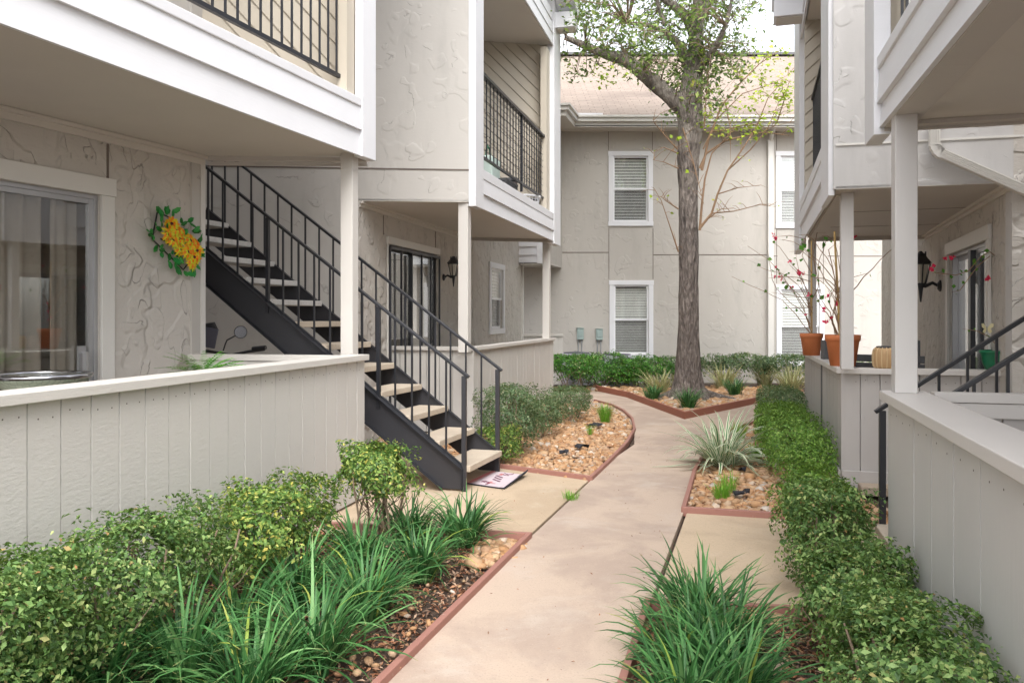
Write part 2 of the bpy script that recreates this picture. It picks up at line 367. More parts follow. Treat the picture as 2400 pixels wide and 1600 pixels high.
# ------------------------------------------------------------ builders
def wall_open(mb, p, q, z0, z1, th, ops=()):
    """wall whose face is the line p->q (right-hand side outward); ops = (s0, s1, zb, zt) openings along it"""
    Lg = dist2(p, q); d = dir2(p, q); ops = sorted(ops); s = 0
    for (a, b, zb, zt) in ops:
        if a > s: mb.slab(add2(p, d, s), add2(p, d, a), z0, z1, -th, 0)
        if zb > z0: mb.slab(add2(p, d, a), add2(p, d, b), z0, zb, -th, 0)
        if zt < z1: mb.slab(add2(p, d, a), add2(p, d, b), zt, z1, -th, 0)
        s = b
    if s < Lg: mb.slab(add2(p, d, s), q, z0, z1, -th, 0)
def planks(p, q, z0, z1, w=.17, th=.02, gap=.008, seed=0, off=0.0, nails=True):
    r = random.Random(seed); mb = MB(); Lg = dist2(p, q); d = dir2(p, q); s = 0; first = True
    while s < Lg-1e-6:
        ww = min(w*(1+r.uniform(-.02, .02)), Lg-s); j = r.uniform(-.0025, .0025)
        e = s+ww-gap if s+ww < Lg-.01 else Lg
        mb.slab(add2(p, d, s), add2(p, d, e), z0, z1, off-th, off+j)
        if nails and ww > .1:
            for f_ in (.25, .72):
                c_ = add2(p, d, s+ww*f_+r.uniform(-.01, .01)); zz = z1-.05-r.uniform(0, .02); mb.slab(add2(c_, d, -.003), add2(c_, d, .003), zz-.003, zz+.003, off+j, off+j+.0008, 1)
        s += ww
    return mb
def patio_wall(name, pts, ztop, label, m_plank, m_cap, group, capw=.15, skirt=None, seed=0, frame=False, z0=.015, zcaps=None, w=.17):
    """half-height board wall along plan points; outward side is to the RIGHT of travel"""
    root = thing(name, (*pts[0], 0), label, 'patio wall', group)
    for i in range(len(pts)-1):
        p, q = pts[i], pts[i+1]
        planks(p, q, z0 if not skirt else z0, ztop-.045, w=w, seed=seed+i).build('boarding', [m_plank, M['nail']], root)
        core = MB(); core.slab(p, q, z0+.005, ztop-.06, -.075, -.022); core.build('wall_core', m_plank, root)
        n = (dir2(p, q)[1], -dir2(p, q)[0])
        a = p if i == 0 else add2(p, dir2(p, q), .0); c = MB()
        c.slab(add2(a, dir2(p, q), -.02 if i == 0 else .003), add2(q, dir2(p, q), .02 if i == len(pts)-2 else -.001), ztop-.045, ztop, -capw+.035, .035)
        c.build('cap_rail', m_cap, root, bevel=.004)
        if frame:
            c = MB(); c.slab(p, q, ztop-.13, ztop-.05, -.10, -.077); c.build('inner_rail', m_cap, root, bevel=.003)
        if skirt:
            c = MB(); c.slab(p, q, z0, skirt, .004, .028); c.build('skirt_board', m_plank, root, bevel=.003)
    return root
def railing(p, q, zb, zt, parent, sp=.12, mesh=0, mid=False, topw=.05):
    """black metal balcony railing between plan points"""
    r = MB(); d = dir2(p, q); Lg = dist2(p, q)
    r.bar((*p, zt), (*q, zt), topw, .035); o = r.build('railing', M['black'], parent)
    c = MB(); c.bar((*p, zb), (*q, zb), .03, .03); c.build('bottom_rail', M['black'], o)
    n = int(Lg/sp)
    for i in range(n+1):
        t = (i+.5)*Lg/(n+1); a = add2(p, d, t)
        c = MB(); k = .034 if (mid and i == n//2) else .013
        c.bar((*a, (zb-.12) if k > .02 else zb), (*a, zt), k, k); c.build('baluster', M['black'], o)
    if mesh:
        c = MB()
        for j in range(1, mesh+1):
            z = zb+(zt-zb)*j/(mesh+1); c.bar((*p, z), (*q, z), .005, .005)
        c.build('wire_mesh', M['black'], o)
    return o
def clip_poly(poly, f):
    out = []
    for i in range(len(poly)):
        a, b = poly[i], poly[(i+1) % len(poly)]; fa, fb = f(a), f(b)
        if fa >= 0: out.append(a)
        if (fa > 0) != (fb > 0) and fa != fb:
            t = fa/(fa-fb); out.append((a[0]+(b[0]-a[0])*t, a[1]+(b[1]-a[1])*t))
    return out
def diag_siding(p, q, z0, z1, w=.14, ang=45, th=.018):
    """diagonal boards covering a vertical rectangle, face to the right of p->q"""
    Lg = dist2(p, q); d = dir2(p, q); n = (d[1], -d[0]); mb = MB()
    an = math.radians(ang); u = (math.cos(an), math.sin(an)); v = (-u[1], u[0])
    R = [(0, z0), (Lg, z0), (Lg, z1), (0, z1)]; ds = [x*v[0]+y*v[1] for x, y in R]
    s = min(ds)
    while s < max(ds):
        pl = clip_poly(R, lambda a: a[0]*v[0]+a[1]*v[1]-s-.007); 
        if pl: pl = clip_poly(pl, lambda a: s+w-.007-(a[0]*v[0]+a[1]*v[1]))
        if len(pl) >= 3:
            k = len(pl); vs = []
            for x, y in pl:
                t = (x*v[0]+y*v[1]-s)/w; o = th*(1.0-.45*t)
                vs.append((p[0]+d[0]*x+n[0]*o, p[1]+d[1]*x+n[1]*o, y))
            for x, y in pl: vs.append((p[0]+d[0]*x, p[1]+d[1]*x, y))
            fs = [tuple(range(k)), tuple(range(2*k-1, k-1, -1))]+[(i, i+k, (i+1) % k+k, (i+1) % k) for i in range(k)]
            mb.add(vs, fs)
        s += w
    mb.slab(p, q, z0, z1, -.03, -.001); return mb
def lap_fascia(p, q, zs, parent, side=1, mat=None, proud=.02):
    """stack of lapped boards; zs = board edges from the bottom; outward = right of p->q when side=1"""
    for i in range(len(zs)-1):
        mb = MB(); d = dir2(p, q); n = (d[1]*side, -d[0]*side)
        a0, a1 = .001, proud+.012
        z0, z1 = zs[i]-(.015 if i else 0), zs[i+1]-.002
        P = lambda o, e: (e[0]+n[0]*o, e[1]+n[1]*o)
        lo = proud+.012*i+.004; hi = proud+.012*i-.010
        vs = [(*P(a0, p), z0), (*P(lo, p), z0), (*P(hi, p), z1), (*P(a0, p), z1), (*P(a0, q), z0), (*P(lo, q), z0), (*P(hi, q), z1), (*P(a0, q), z1)]
        mb.add(vs, [(3, 2, 1, 0), (4, 5, 6, 7), (0, 1, 5, 4), (1, 2, 6, 5), (2, 3, 7, 6), (3, 0, 4, 7)])
        mb.build('fascia_board', mat or M['white'], parent)
def post(px, pt, z0, z1, w, mat, parent):
    mb = MB(); mb.box((pt[0], pt[1], (z0+z1)/2), w, w, z1-z0, math.atan2(B[1], B[0])); return mb.build('post', mat, parent, bevel=.004)
def curtain(p, q, z0, z1, off, mat, parent, folds=.11, amp=.03, name='curtain'):
    mb = MB(); d = dir2(p, q); n = (d[1], -d[0]); Lg = dist2(p, q); k = int(Lg/.018); vs = []
    for i in range(k+1):
        s = Lg*i/k; o = off+amp*math.sin(s/folds*6.28+1.5*math.sin(s*5)); a = add2(add2(p, d, s), n, o)
        vs += [(*a, z0), (*a, z1)]
    mb.add(vs, [(2*i, 2*i+2, 2*i+3, 2*i+1) for i in range(k)]); mb.smooth = True
    return mb.build(name, mat, parent)
def sliding_door(parent, p, q, z0, z1, mats, trimw=.1, trim=None, dark=False, handle_at=None, bars=0):
    """glass sliding door in an opening p->q of a wall (face to the right)"""
    d = dir2(p, q); n = (d[1], -d[0]); Lg = dist2(p, q); fm = mats
    mb = MB(); w = .03
    mb.slab(p, add2(p, d, w), z0, z1, -.10, -.02); mb.slab(add2(q, d, -w), q, z0, z1, -.10, -.02)
    mb.slab(add2(p, d, w+.001), add2(q, d, -w-.001), z1-w, z1, -.10, -.02); mb.slab(add2(p, d, w+.001), add2(q, d, -w-.001), z0, z0+.04, -.10, -.02)
    fr = mb.build('sliding_door', fm, parent)
    mid = Lg/2
    for k, (a, b, o) in enumerate(((w, mid+.04, -.085), (mid-.04, Lg-w, -.045))):
        mb = MB(); e = .034; za, zb = z0+.041, z1-w-.001
        P = lambda s: add2(p, d, s)
        mb.slab(P(a+.002), P(a+e), za, zb, o-.014, o+.014); mb.slab(P(b-e), P(b-.002), za, zb, o-.014, o+.014)
        mb.slab(P(a+e+.001), P(b-e-.001), zb-e, zb, o-.014, o+.014); mb.slab(P(a+e+.001), P(b-e-.001), za, za+e+.02, o-.014, o+.014)
        mb.build('door_frame', fm, fr)
        mb = MB(); mb.slab(P(a+e+.002), P(b-e-.002), za+e+.021, zb-e-.001, o-.003, o+.003); mb.build('glass_pane', M['glass'], fr)
    if trim:
        mb = MB(); t = trimw
        mb.slab(add2(p, d, -t), p, z0, z1, .002, .026); mb.slab(q, add2(q, d, t), z0, z1, .002, .026)
        mb.slab(add2(p, d, -t-.01), add2(q, d, t+.01), z1+.001, z1+t+.02, .002, .03); mb.build('door_trim', trim, fr, bevel=.003)
    return fr
def dh_window(parent, p, q, z0, z1, blindm, gap=0.0, seed=0):
    """double-hung window in an opening, outside face right of p->q, with a slatted blind"""
    d = dir2(p, q); Lg = dist2(p, q); P = lambda s: add2(p, d, s); t = .10
    mb = MB(); mb.slab(P(-t), P(0), z0, z1, .002, .03); mb.slab(P(Lg), P(Lg+t), z0, z1, .002, .03)
    mb.slab(P(-t-.01), P(Lg+t+.01), z1+.001, z1+t, .002, .034); mb.slab(P(-t-.01), P(Lg+t+.01), z0-t, z0-.001, .002, .034)
    w = mb.build('window', M['white'], parent, bevel=.003)
    for k in (0, 1):
        a, b = (z0, (z0+z1)/2+.02) if k == 0 else ((z0+z1)/2-.02, z1); o = -.05 if k == 0 else -.022
        mb = MB(); e = .035
        mb.slab(P(.001), P(e), a, b, o-.012, o+.012); mb.slab(P(Lg-e), P(Lg-.001), a, b, o-.012, o+.012)
        mb.slab(P(e+.001), P(Lg-e-.001), a, a+e, o-.012, o+.012); mb.slab(P(e+.001), P(Lg-e-.001), b-e, b, o-.012, o+.012)
        mb.build('sash', M['vinyl'], w)
        mb = MB(); mb.slab(P(e+.002), P(Lg-e-.002), a+e+.001, b-e-.001, o-.003, o+.003); mb.build('pane', M['glass'], w)
    mb = MB(); mb.slab(P(.037), P(Lg-.037), z0+.037, (z0+z1)/2-.02, -.034, -.0335); mb.build('insect_screen', M['screen'], w)
    mb = MB(); z = z0+.03; r = random.Random(seed); n = (d[1], -d[0])
    while z < z1-.03:
        a, b = P(.02), P(Lg-.02); o = -.095
        lo, hi = (add2(a, n, o+.009), add2(b, n, o+.009)), (add2(a, n, o-.009), add2(b, n, o-.009))
        zz = z+r.uniform(-.002, .002)
        mb.add([(*lo[0], zz-.026), (*lo[1], zz-.026), (*hi[1], zz+.024), (*hi[0], zz+.024)], [(0, 1, 2, 3)]); z += .057+gap
    mb.build('blind', blindm, w)
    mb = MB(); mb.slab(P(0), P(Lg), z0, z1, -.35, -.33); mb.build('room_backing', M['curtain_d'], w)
    return w
def joint(mb, p, q, z, h=.012, o=.006): mb.slab(p, q, z-h/2, z+h/2, -.004, o)
def vjoint(mb, pt, d, z0, z1, w=.012): mb.slab(add2(pt, d, -w/2), add2(pt, d, w/2), z0, z1, -.004, .006)

# ------------------------------------------------------------ plants
def leaf_quads(Pts, Nrm, size, wr=.5, rng=RNG, curl=.15):
    n = len(Pts); s = size*rng.uniform(.5, 1.35, (n, 1))
    Nrm = Nrm+rng.normal(0, .55, (n, 3)); Nrm /= np.linalg.norm(Nrm, axis=1, keepdims=True)+1e-9
    R = rng.normal(0, 1, (n, 3)); T = np.cross(Nrm, R); T /= np.linalg.norm(T, axis=1, keepdims=True)+1e-9
    Bv = np.cross(Nrm, T); w = s*wr*.5
    v0 = Pts-T*s*.5; v2 = Pts+T*s*.5-Nrm*s*curl; up = Nrm*s*.10
    v1 = Pts+Bv*w+up-T*s*.05; v3 = Pts-Bv*w+up-T*s*.05
    V = np.stack([v0, v1, v2, v3], 1).reshape(-1, 3); Q = np.arange(n*4).reshape(-1, 4); return V, Q
def lump(P, amp, f, ph):
    return amp*(np.sin(P[:, 0]*f+ph)*np.sin(P[:, 1]*f*1.1+ph*2.1)+.7*np.sin(P[:, 2]*f*1.3+ph*1.7+P[:, 0]*f*.8)+.5*np.sin(P[:, 0]*f*2.3+ph+P[:, 1]*f*2.1))
def shrub(name, c, rx, ry, h, n, mat, label, group=None, rz=0, leaf=.028, box=.0, zb=.12, stems=7, shell=.8, seed=1, topmat=None, cat='shrub', wr=.5, sparse_low=.5, sprig=60):
    rng = np.random.default_rng(seed*13+5); root = thing(name, (c[0], c[1], 0), label, cat, group)
    # points on a rounded-box shell, with lumps, thinned near the bottom
    m = int(n*1.6); D = rng.normal(0, 1, (m, 3)); D /= np.linalg.norm(D, axis=1, keepdims=True)
    e = 2+box*6; k = (np.abs(D)**e).sum(1)**(-1/e); S = D*k[:, None]
    r = 1-np.abs(rng.normal(0, 1, m))*.17*shell+np.where(rng.random(m) < .07, rng.uniform(0, .07, m), 0); inner = rng.random(m) < .22; r[inner] = rng.uniform(.3, .9, inner.sum())
    S = S*r[:, None]; hz = (h-zb)/2
    P = S*np.array([rx, ry, hz]); P += D*(lump(P, .040 if box < .5 else .022, 7/max(.4, min(rx, ry)*1.6), seed)+lump(P, .022, 19, seed+4))[:, None]
    P[:, 2] += zb+hz
    gap = np.sin(P[:, 0]*17+seed)+np.sin(P[:, 1]*19+seed*2)+np.sin(P[:, 2]*16+seed*3)+np.sin(P[:, 0]*7-P[:, 2]*9+seed)
    keep = (rng.random(m) < np.clip((P[:, 2]-zb)/(h*.45), sparse_low*.35, 1)) & (P[:, 2] > .02)
    g = np.sin(P[:, 0]*11+seed)*np.sin(P[:, 1]*13+seed*2)*np.sin(P[:, 2]*12+seed*3); keep &= (g < .62) | (rng.random(m) < .25); keep &= (gap < 1.0) | (rng.random(m) < .25)
    P, D = P[keep][:n], D[keep][:n]
    ca, sa = math.cos(rz), math.sin(rz); Rm = np.array([[ca, sa, 0], [-sa, ca, 0], [0, 0, 1]])
    Nn = D*.8+np.array([0, 0, .6]); P = P@Rm+np.array([c[0], c[1], 0]); Nn = Nn@Rm
    V, Q = leaf_quads(P, Nn, leaf, wr, rng)
    # young shoots sticking out of the top
    if sprig:
        a = rng.random((sprig, 2))*2-1; q = []
        for x, y in a:
            if x*x+y*y > 1: continue
            bx, by = x*rx*.9, y*ry*.9; hh = h-.03*(x*x+y*y)*1.5; ln = rng.uniform(.02, .07); tx, ty = rng.normal(0, .02, 2)
            for j in range(6): q.append((bx+tx*j/6+rng.normal(0, .008), by+ty*j/6+rng.normal(0, .008), hh+ln*j/6-.01))
        if q:
            q = np.array(q)@Rm+np.array([c[0], c[1], 0]); v2, q2 = leaf_quads(q, np.tile([0, 0, 1.], (len(q), 1)), leaf*.8, wr, rng)
            Q = np.vstack([Q, q2+len(V)]); V = np.vstack([V, v2])
    np_mesh('foliage', V, Q, mat, root, org=(c[0], c[1], 0))
    mb = MB(); rr = random.Random(seed)
    for i in range(stems):
        x, y = rr.uniform(-.6, .6)*rx, rr.uniform(-.5, .5)*ry; pts = []
        tx, ty = rr.uniform(-.5, .5)*rx, rr.uniform(-.5, .5)*ry; n_ = 5
        for j in range(n_+1):
            t = j/n_; X = x+tx*t+rr.uniform(-.012, .012); Yv = y+ty*t+rr.uniform(-.012, .012)
            pts.append((c[0]+X*ca-Yv*sa, c[1]+X*sa+Yv*ca, -.03+(h*.8+.03)*t))
        mb.tube(pts, [.008*(1-.7*j/n_)+.0015 for j in range(n_+1)], 5)
        for k in range(4):
            b0 = Vector(pts[rr.randint(1, 3)]); a = rr.uniform(0, 6.28); l = rr.uniform(.08, .22)
            mb.tube([b0, b0+Vector((math.cos(a)*l*.6, math.sin(a)*l*.6, l*.45)), b0+Vector((math.cos(a)*l, math.sin(a)*l, l))], [.0035, .0025, .0012], 4)
    mb.build('stems', M['bark_l'], root); return root
def blades(name, c, n, length, width, mat, seed=1, up=1.0, spread=.10, seg=7, z=0.0, droop=1.0, az=None):
    rng = np.random.default_rng(seed*7+3); a = rng.uniform(0, 2*np.pi, n); rad = spread*np.sqrt(rng.random(n))
    if az is not None: a = rng.uniform(az[0], az[1], n)
    b0 = np.stack([c[0]+rad*np.cos(a+rng.normal(0, .6, n)), c[1]+rad*np.sin(a+rng.normal(0, .6, n)), np.full(n, z)], 1)
    Ln = length*rng.uniform(.6, 1.15, n); tilt = np.clip(rng.normal(.38, .22, n), .02, 1.0)/up; bend = rng.uniform(.5, 1.7, n)*droop
    side = np.stack([-np.sin(a), np.cos(a), np.zeros(n)], 1); twist = rng.normal(0, .35, n)
    Vs = []; UV = []; p = b0.copy(); ds = Ln/seg; w = width*rng.uniform(.7, 1.2, n); hz = a.copy(); dhz = rng.normal(0, .07, n)
    for i in range(seg+1):
        t = i/seg; th = tilt+bend*t**1.5; ww = w*(min(1, .55+t*2.2))*(1-t**3.5)*.5+.0004
        s_ = np.stack([-np.sin(hz), np.cos(hz), twist*t], 1); s_ /= np.linalg.norm(s_, axis=1, keepdims=True)
        Vs.append(p-s_*ww[:, None]); Vs.append(p+s_*ww[:, None]); UV += [np.tile([0, t], (n, 1)), np.tile([1, t], (n, 1))]
        p = p+np.stack([np.sin(th)*np.cos(hz), np.sin(th)*np.sin(hz), np.cos(th)], 1)*ds[:, None]; hz = hz+dhz
        p[:, 2] = np.maximum(p[:, 2], z+.012)
    V = np.stack(Vs, 1).reshape(-1, 3); UV = np.stack(UV, 1).reshape(-1, 2); k = 2*(seg+1); base = (np.arange(n)*k)[:, None, None]
    Q = (np.array([[2*i, 2*i+1, 2*i+3, 2*i+2] for i in range(seg)])[None]+base).reshape(-1, 4)
    return V, Q, UV
def in_poly(P, poly):
    x, y = P[:, 0], P[:, 1]; ins = np.zeros(len(P), bool); n = len(poly)
    for i in range(n):
        x1, y1 = poly[i]; x2, y2 = poly[(i+1) % n]
        c = ((y1 > y) != (y2 > y)) & (x < (x2-x1)*(y-y1)/(y2-y1+1e-12)+x1); ins ^= c
    return ins
def ico():
    import bmesh
    bm = bmesh.new(); bmesh.ops.create_icosphere(bm, subdivisions=1, radius=1)
    V = np.array([v.co[:] for v in bm.verts]); Fc = np.array([[v.index for v in f.verts] for f in bm.faces]); bm.free(); return V, Fc
IV, IF = ico()
def rocks(name, poly, n, smin, smax, z, label, seed=1, mat=None):
    rng = np.random.default_rng(seed); P = np.array(poly); lo, hi = P.min(0), P.max(0)
    pt = rng.uniform(lo, hi, (n*4, 2)); pt = pt[in_poly(pt, poly)][:n]; n = len(pt)
    s = rng.uniform(smin, smax, n)**1.0*rng.choice([.6, .8, 1, 1, 1.35], n); allV = []; allF = []
    sc = np.stack([s*rng.uniform(.8, 1.3, n), s*rng.uniform(.7, 1.1, n), s*rng.uniform(.4, .7, n)], 1)
    az = rng.uniform(0, 6.28, n); tl = rng.normal(0, .35, n)
    ph = rng.uniform(0, 6.28, (n, 3))
    V = np.repeat(IV[None], n, 0)
    k = 1+.14*np.sin(V[:, :, 0]*2.3+ph[:, None, 0])+.12*np.sin(V[:, :, 1]*2.9+ph[:, None, 1])+.10*np.sin(V[:, :, 2]*3.1+ph[:, None, 2])
    V = V*k[:, :, None]; V = np.sign(V)*np.abs(V)**.85; V = V*sc[:, None]
    x = V[:, :, 0]*np.cos(tl)[:, None]-V[:, :, 2]*np.sin(tl)[:, None]; zz = V[:, :, 0]*np.sin(tl)[:, None]+V[:, :, 2]*np.cos(tl)[:, None]; y = V[:, :, 1]
    X = x*np.cos(az)[:, None]-y*np.sin(az)[:, None]+pt[:, 0:1]; Yv = x*np.sin(az)[:, None]+y*np.cos(az)[:, None]+pt[:, 1:2]
    Zv = zz+z+sc[:, 2:3]*.7+rng.uniform(0, .02, (n, 1))
    V = np.stack([X, Yv, Zv], 2).reshape(-1, 3); Fc = (IF[None]+(np.arange(n)*len(IV))[:, None, None]).reshape(-1, 3)
    o = np_mesh(name, V, Fc, mat or M['rock'], None, smooth=True, k=3); return tag(o, label, 'gravel', kind='stuff')
def chips(name, poly, n, z, label, seed=2, size=.03):
    rng = np.random.default_rng(seed); P = np.array(poly); lo, hi = P.min(0), P.max(0)
    pt = rng.uniform(lo, hi, (n*4, 2)); pt = pt[in_poly(pt, poly)][:n]; n = len(pt)
    Pp = np.stack([pt[:, 0], pt[:, 1], z+rng.uniform(0, .02, n)], 1)
    V, Q = leaf_quads(Pp, np.tile([0, 0, 1.6], (n, 1)), size, .35, rng, .1)
    o = np_mesh(name, V, Q, M['mulch']); return tag(o, label, 'mulch', kind='stuff')
def edging(pts, label, mat, h=.07, w=.04, z0=-.03):
    mb = MB()
    for i in range(len(pts)-1):
        p, q = pts[i], pts[i+1]; mb.slab(p, q, z0, h, -w/2, w/2)
    o = mb.build('garden_edging', mat, None); return tag(o, label, 'garden edging', 'painted timber edging of the beds')
def mitre(mb, pts, z0, z1, o0, o1, mi=0):
    n = len(pts); ls = []
    for o in (o0, o1):
        row = []
        for i, p in enumerate(pts):
            d1 = dir2(pts[i-1], p) if i else None; d2 = dir2(p, pts[i+1]) if i < n-1 else None
            n1 = (d1[1], -d1[0]) if d1 else None; n2 = (d2[1], -d2[0]) if d2 else None
            if n1 and n2:
                m = (n1[0]+n2[0], n1[1]+n2[1]); l = math.hypot(*m); m = (m[0]/l, m[1]/l); k = 1/max(.35, m[0]*n1[0]+m[1]*n1[1])
            else: m = n1 or n2; k = 1
            row.append((p[0]+m[0]*o*k, p[1]+m[1]*o*k))
        ls.append(row)
    vs = [(*ls[a][i], z) for i in range(n) for a, z in ((0, z0), (1, z0), (1, z1), (0, z1))]; fs = []
    for i in range(n-1):
        for k in range(4): a = 4*i+k; b = 4*i+(k+1) % 4; fs.append((a, a+4, b+4, b))
    fs += [(0, 1, 2, 3), tuple(4*(n-1)+k for k in (3, 2, 1, 0))]
    return mb.add(vs, fs, mi)
def edging(pts, label, mat, h=.07, w=.04, z0=-.03):
    mb = MB(); mitre(mb, pts, z0, h, -w/2, w/2); o = mb.build('garden_edging', mat, None, bevel=.004)
    return tag(o, label, 'garden edging', 'painted timber edging of the beds')
# ============================================================ GROUND
mb = MB(); mb.add([(-60, -20, -.04), (60, -20, -.04), (60, 120, -.04), (-60, 120, -.04)], [(0, 1, 2, 3)])
tag(mb.build('ground', M['ground'], org=(0, 0, -.04)), kind='structure')
l1, l2 = G(898, 1600), G(1240, 1260); r1, r2, r3 = G(1464, 1600), G(1550, 1337), G(1602, 1199)
l0 = ext(l2, l1, 3.2); r0 = ext(r2, r1, 3.2)
K1 = G(1385, 1124)                       # front corner of the rock bed at the walk
rock_edge = [K1, G(1430, 1082), G(1469, 1041), G(1487, 1008), G(1482, 984), G(1462, 965), G(1435, 951), G(1393, 940)]
RB = G(1628, 1108); right_edge = [r3, RB, G(1655, 1064), G(1690, 1028), G(1725, 1006), G(1774, 991)]
jl = G(1487, 1040); jr = G(1665, 1046)
mb = MB(); mb.prism([l0, l1, l2, K1, G(1440, 1072), jl, jr, RB, r3, r2, r1, r0], -.12, 0)
d = .022
far = [(jl[0], jl[1]+d), G(1487, 1008), G(1470, 975), (1.1, 13.2), (-5, 13.9), (-5, 15.3), (9, 15.1), (9, 8.6), (jr[0], jr[1]+d)]
mb.prism(far, -.12, 0)
tag(mb.build('path', M['path'], bevel=.006), kind='structure')
SL0 = G(1171, 1095); SLn = G(1180, 1253)
mb = MB(); g = .022
def shl(p, q, o): d = dir2(p, q); return add2(p, (-d[1], d[0]), o), add2(q, (-d[1], d[0]), o)
a_, b_ = shl(l2, K1, g)
mb.prism([b_, a_, ext(b_, a_, .0), add2(a_, (-.985, .17), 5.2), (-5.2, 8.85), (-1.75, 8.85), (-1.2, 8.2), ext(K1, SL0, 1.2), SL0], -.12, -.004)
tag(mb.build('pavement', M['slab'], bevel=.006), kind='structure')
a_, b_ = shl(r3, r2, g); R4 = G(1817, 1213); nr0 = G(1519, 1418); nr1 = G(1830, 1425)
c_ = L(1519, a_, b_)
mb = MB(); mb.prism([a_, b_, (nr0[0]+.02, nr0[1]), nr1, add2(nr1, B, 2.6), add2(R4, B, 3.2), R4], -.12, -.004)
tag(mb.build('pavement', M['slab'], bevel=.006), kind='structure')

# ============================================================ LEFT BUILDING (near)
H1 = 2.7; C1 = G(476, 366, H1); D0 = G(0, 249, H1); E0 = ext(C1, D0, 4.0)
dW = dir2(E0, C1); nW = (dW[1], -dW[0])
b1 = thing('apartment_building', (*C1, 0), 'stucco apartment building at the left edge, a flower wreath beside its glass door', 'building', 'stucco apartment buildings round the courtyard')
zt = Z(458, L(234, E0, C1)[1]); o1 = dist2(E0, L(234, E0, C1)); o0 = o1-2.35
mb = MB(); wall_open(mb, E0, C1, -.03, H1-.002, .14, [(o0, o1, .09, zt)])
mb.build('wall', M['stucco_h'], b1)
C1b = add2(C1, B, -3.6)
mb = MB(); mb.slab(C1, C1b, -.03, 6.3, -.14, -.001); mb.slab(E0, C1, 3.0, 6.3, -.14, -.001)
mb.slab(add2(E0, dW, .14), add2(E0, B, -3.6), -.03, 6.3, 0, .14); mb.slab(C1b, add2(E0, B, -3.6), -.03, 6.3, -.14, 0)
mb.build('wall', M['stucco'], b1)
mb = MB(); mb.slab(add2(C1, dW, -.035), add2(C1, dW, .012), 0, H1-.004, .002, .014); mb.build('corner_bead', M['trim'], b1)
mb = MB(); mb.slab(E0, C1, H1-.075, H1-.003, .002, .02); mb.slab(E0, C1, H1-.03, H1-.003, .0205, .05); mb.build('crown_moulding', M['soffit'], b1)
mb = MB(); vjoint(mb, L(252, E0, C1), dW, zt+.13, H1-.08, .016); mb.build('control_joint', M['seam'], b1)
sliding_door(b1, add2(E0, dW, o0), add2(E0, dW, o1), .09, zt, M['alu'], .105, M['trim'])
curtain(add2(E0, dW, o0+.1), add2(E0, dW, o1-.33), .1, zt-.05, -.17, M['curtain'], b1)
curtain(add2(E0, dW, o1-.26), add2(E0, dW, o1-.06), .1, zt-.05, -.16, M['curtain'], b1, folds=.09, amp=.02)
mb = MB(); hx = add2(E0, dW, o1-.13); mb.slab(add2(hx, dW, -.03), add2(hx, dW, .03), .93, 1.20, -.028, -.012); mb.bar((*add2(hx, nW, .02), .97), (*add2(hx, nW, .02), 1.16), .018, .03); mb.bar((*add2(hx, nW, -.02), .975), (*add2(hx, nW, .02), .975), .016, .016); mb.bar((*add2(hx, nW, -.02), 1.155), (*add2(hx, nW, .02), 1.155), .016, .016)
mb.build('door_handle', M['alu'], b1)
# deck
Fa = G(839, 355, H1); Fb = G(0, 40, H1); dF = dir2(Fb, Fa); nF = (dF[1], -dF[0]); F0 = ext(Fb, Fa, 0); Fe = ext(Fa, Fb, 3.4)
Fc = L(871, Fb, Fa); Fi = lambda p, o: add2(p, nF, -o)
mb = MB(); mb.prism([Fi(Fe, .02), Fi(Fc, .03), C1, E0], H1, H1+.30); mb.build('deck', M['soffit'], b1)
mb = MB(); mb.slab(Fi(Fc, .05), add2(C1, B, .03), H1-.035, H1-.002, .0, .05); mb.slab(Fi(Fc, .05), add2(C1, B, .03), H1-.065, H1-.036, .055, .075); mb.build('end_beam', M['soffit2'], b1)
zf = [2.665]+[Z(y, Fa[1]) for y in (301, 250)]
lap_fascia(Fe, Fa, zf, b1)
zc = Z(231, Fa[1]); mb = MB(); mb.slab(Fe, Fa, zf[-1]-.003, zc, -.12, .035); mb.build('cap_flashing', M['white'], b1, bevel=.006)
mb = MB(); mb.slab(add2(Fa, dF, .002), Fc, 2.66, 6.2, -.03, .04); mb.build('corner_board', M['white'], b1, bevel=.004)
pi = L(826, Fb, Fa); mb = MB(); mb.slab(add2(Fi(pi, .02), dF, -.05), add2(Fi(pi, .02), dF, .06), zc, 6.2, -.09, 0); mb.build('balcony_post', M['beige'], b1)
rl = lambda p: Fi(p, .09); ra, rb = rl(Fe), rl(L(822, Fb, Fa))
railing(ra, rb, Z(181, rb[1]), Z(181, rb[1])+.92, b1, .118, mid=False)
diag_siding(Fi(Fc, .06), add2(C1, B, .0), H1+.3, 6.2, .15, 45).build('end_wall_siding', M['beige'], b1) if False else None
diag_siding(add2(C1, B, -.02), Fi(Fc, .05), H1+.301, 5.6, .135, -48).build('end_wall_siding', M['beige'], b1)
mb = MB(); mb.prism([Fi(Fe, .02), Fi(Fc, .03), C1, E0], 5.75, 5.9); mb.build('ceiling', M['soffit'], b1)
mb = MB(); mb.prism([add2(Fe, nF, .3), add2(add2(Fc, dF, .3), nF, .3), add2(C1b, dF, .3), add2(add2(E0, B, -3.7), dF, -.2)], 6.3, 6.45); mb.build('roof', M['shingle'], b1)
pp = (L(819, Fb, Fa)[0]-.03, G(819, 350, H1)[1]-.05); pp = add2(L(819, Fi(Fb, .12), Fi(Fa, .12)), dF, 0)
post(0, pp, 1.08, H1-.001, .105, M['post'], b1)
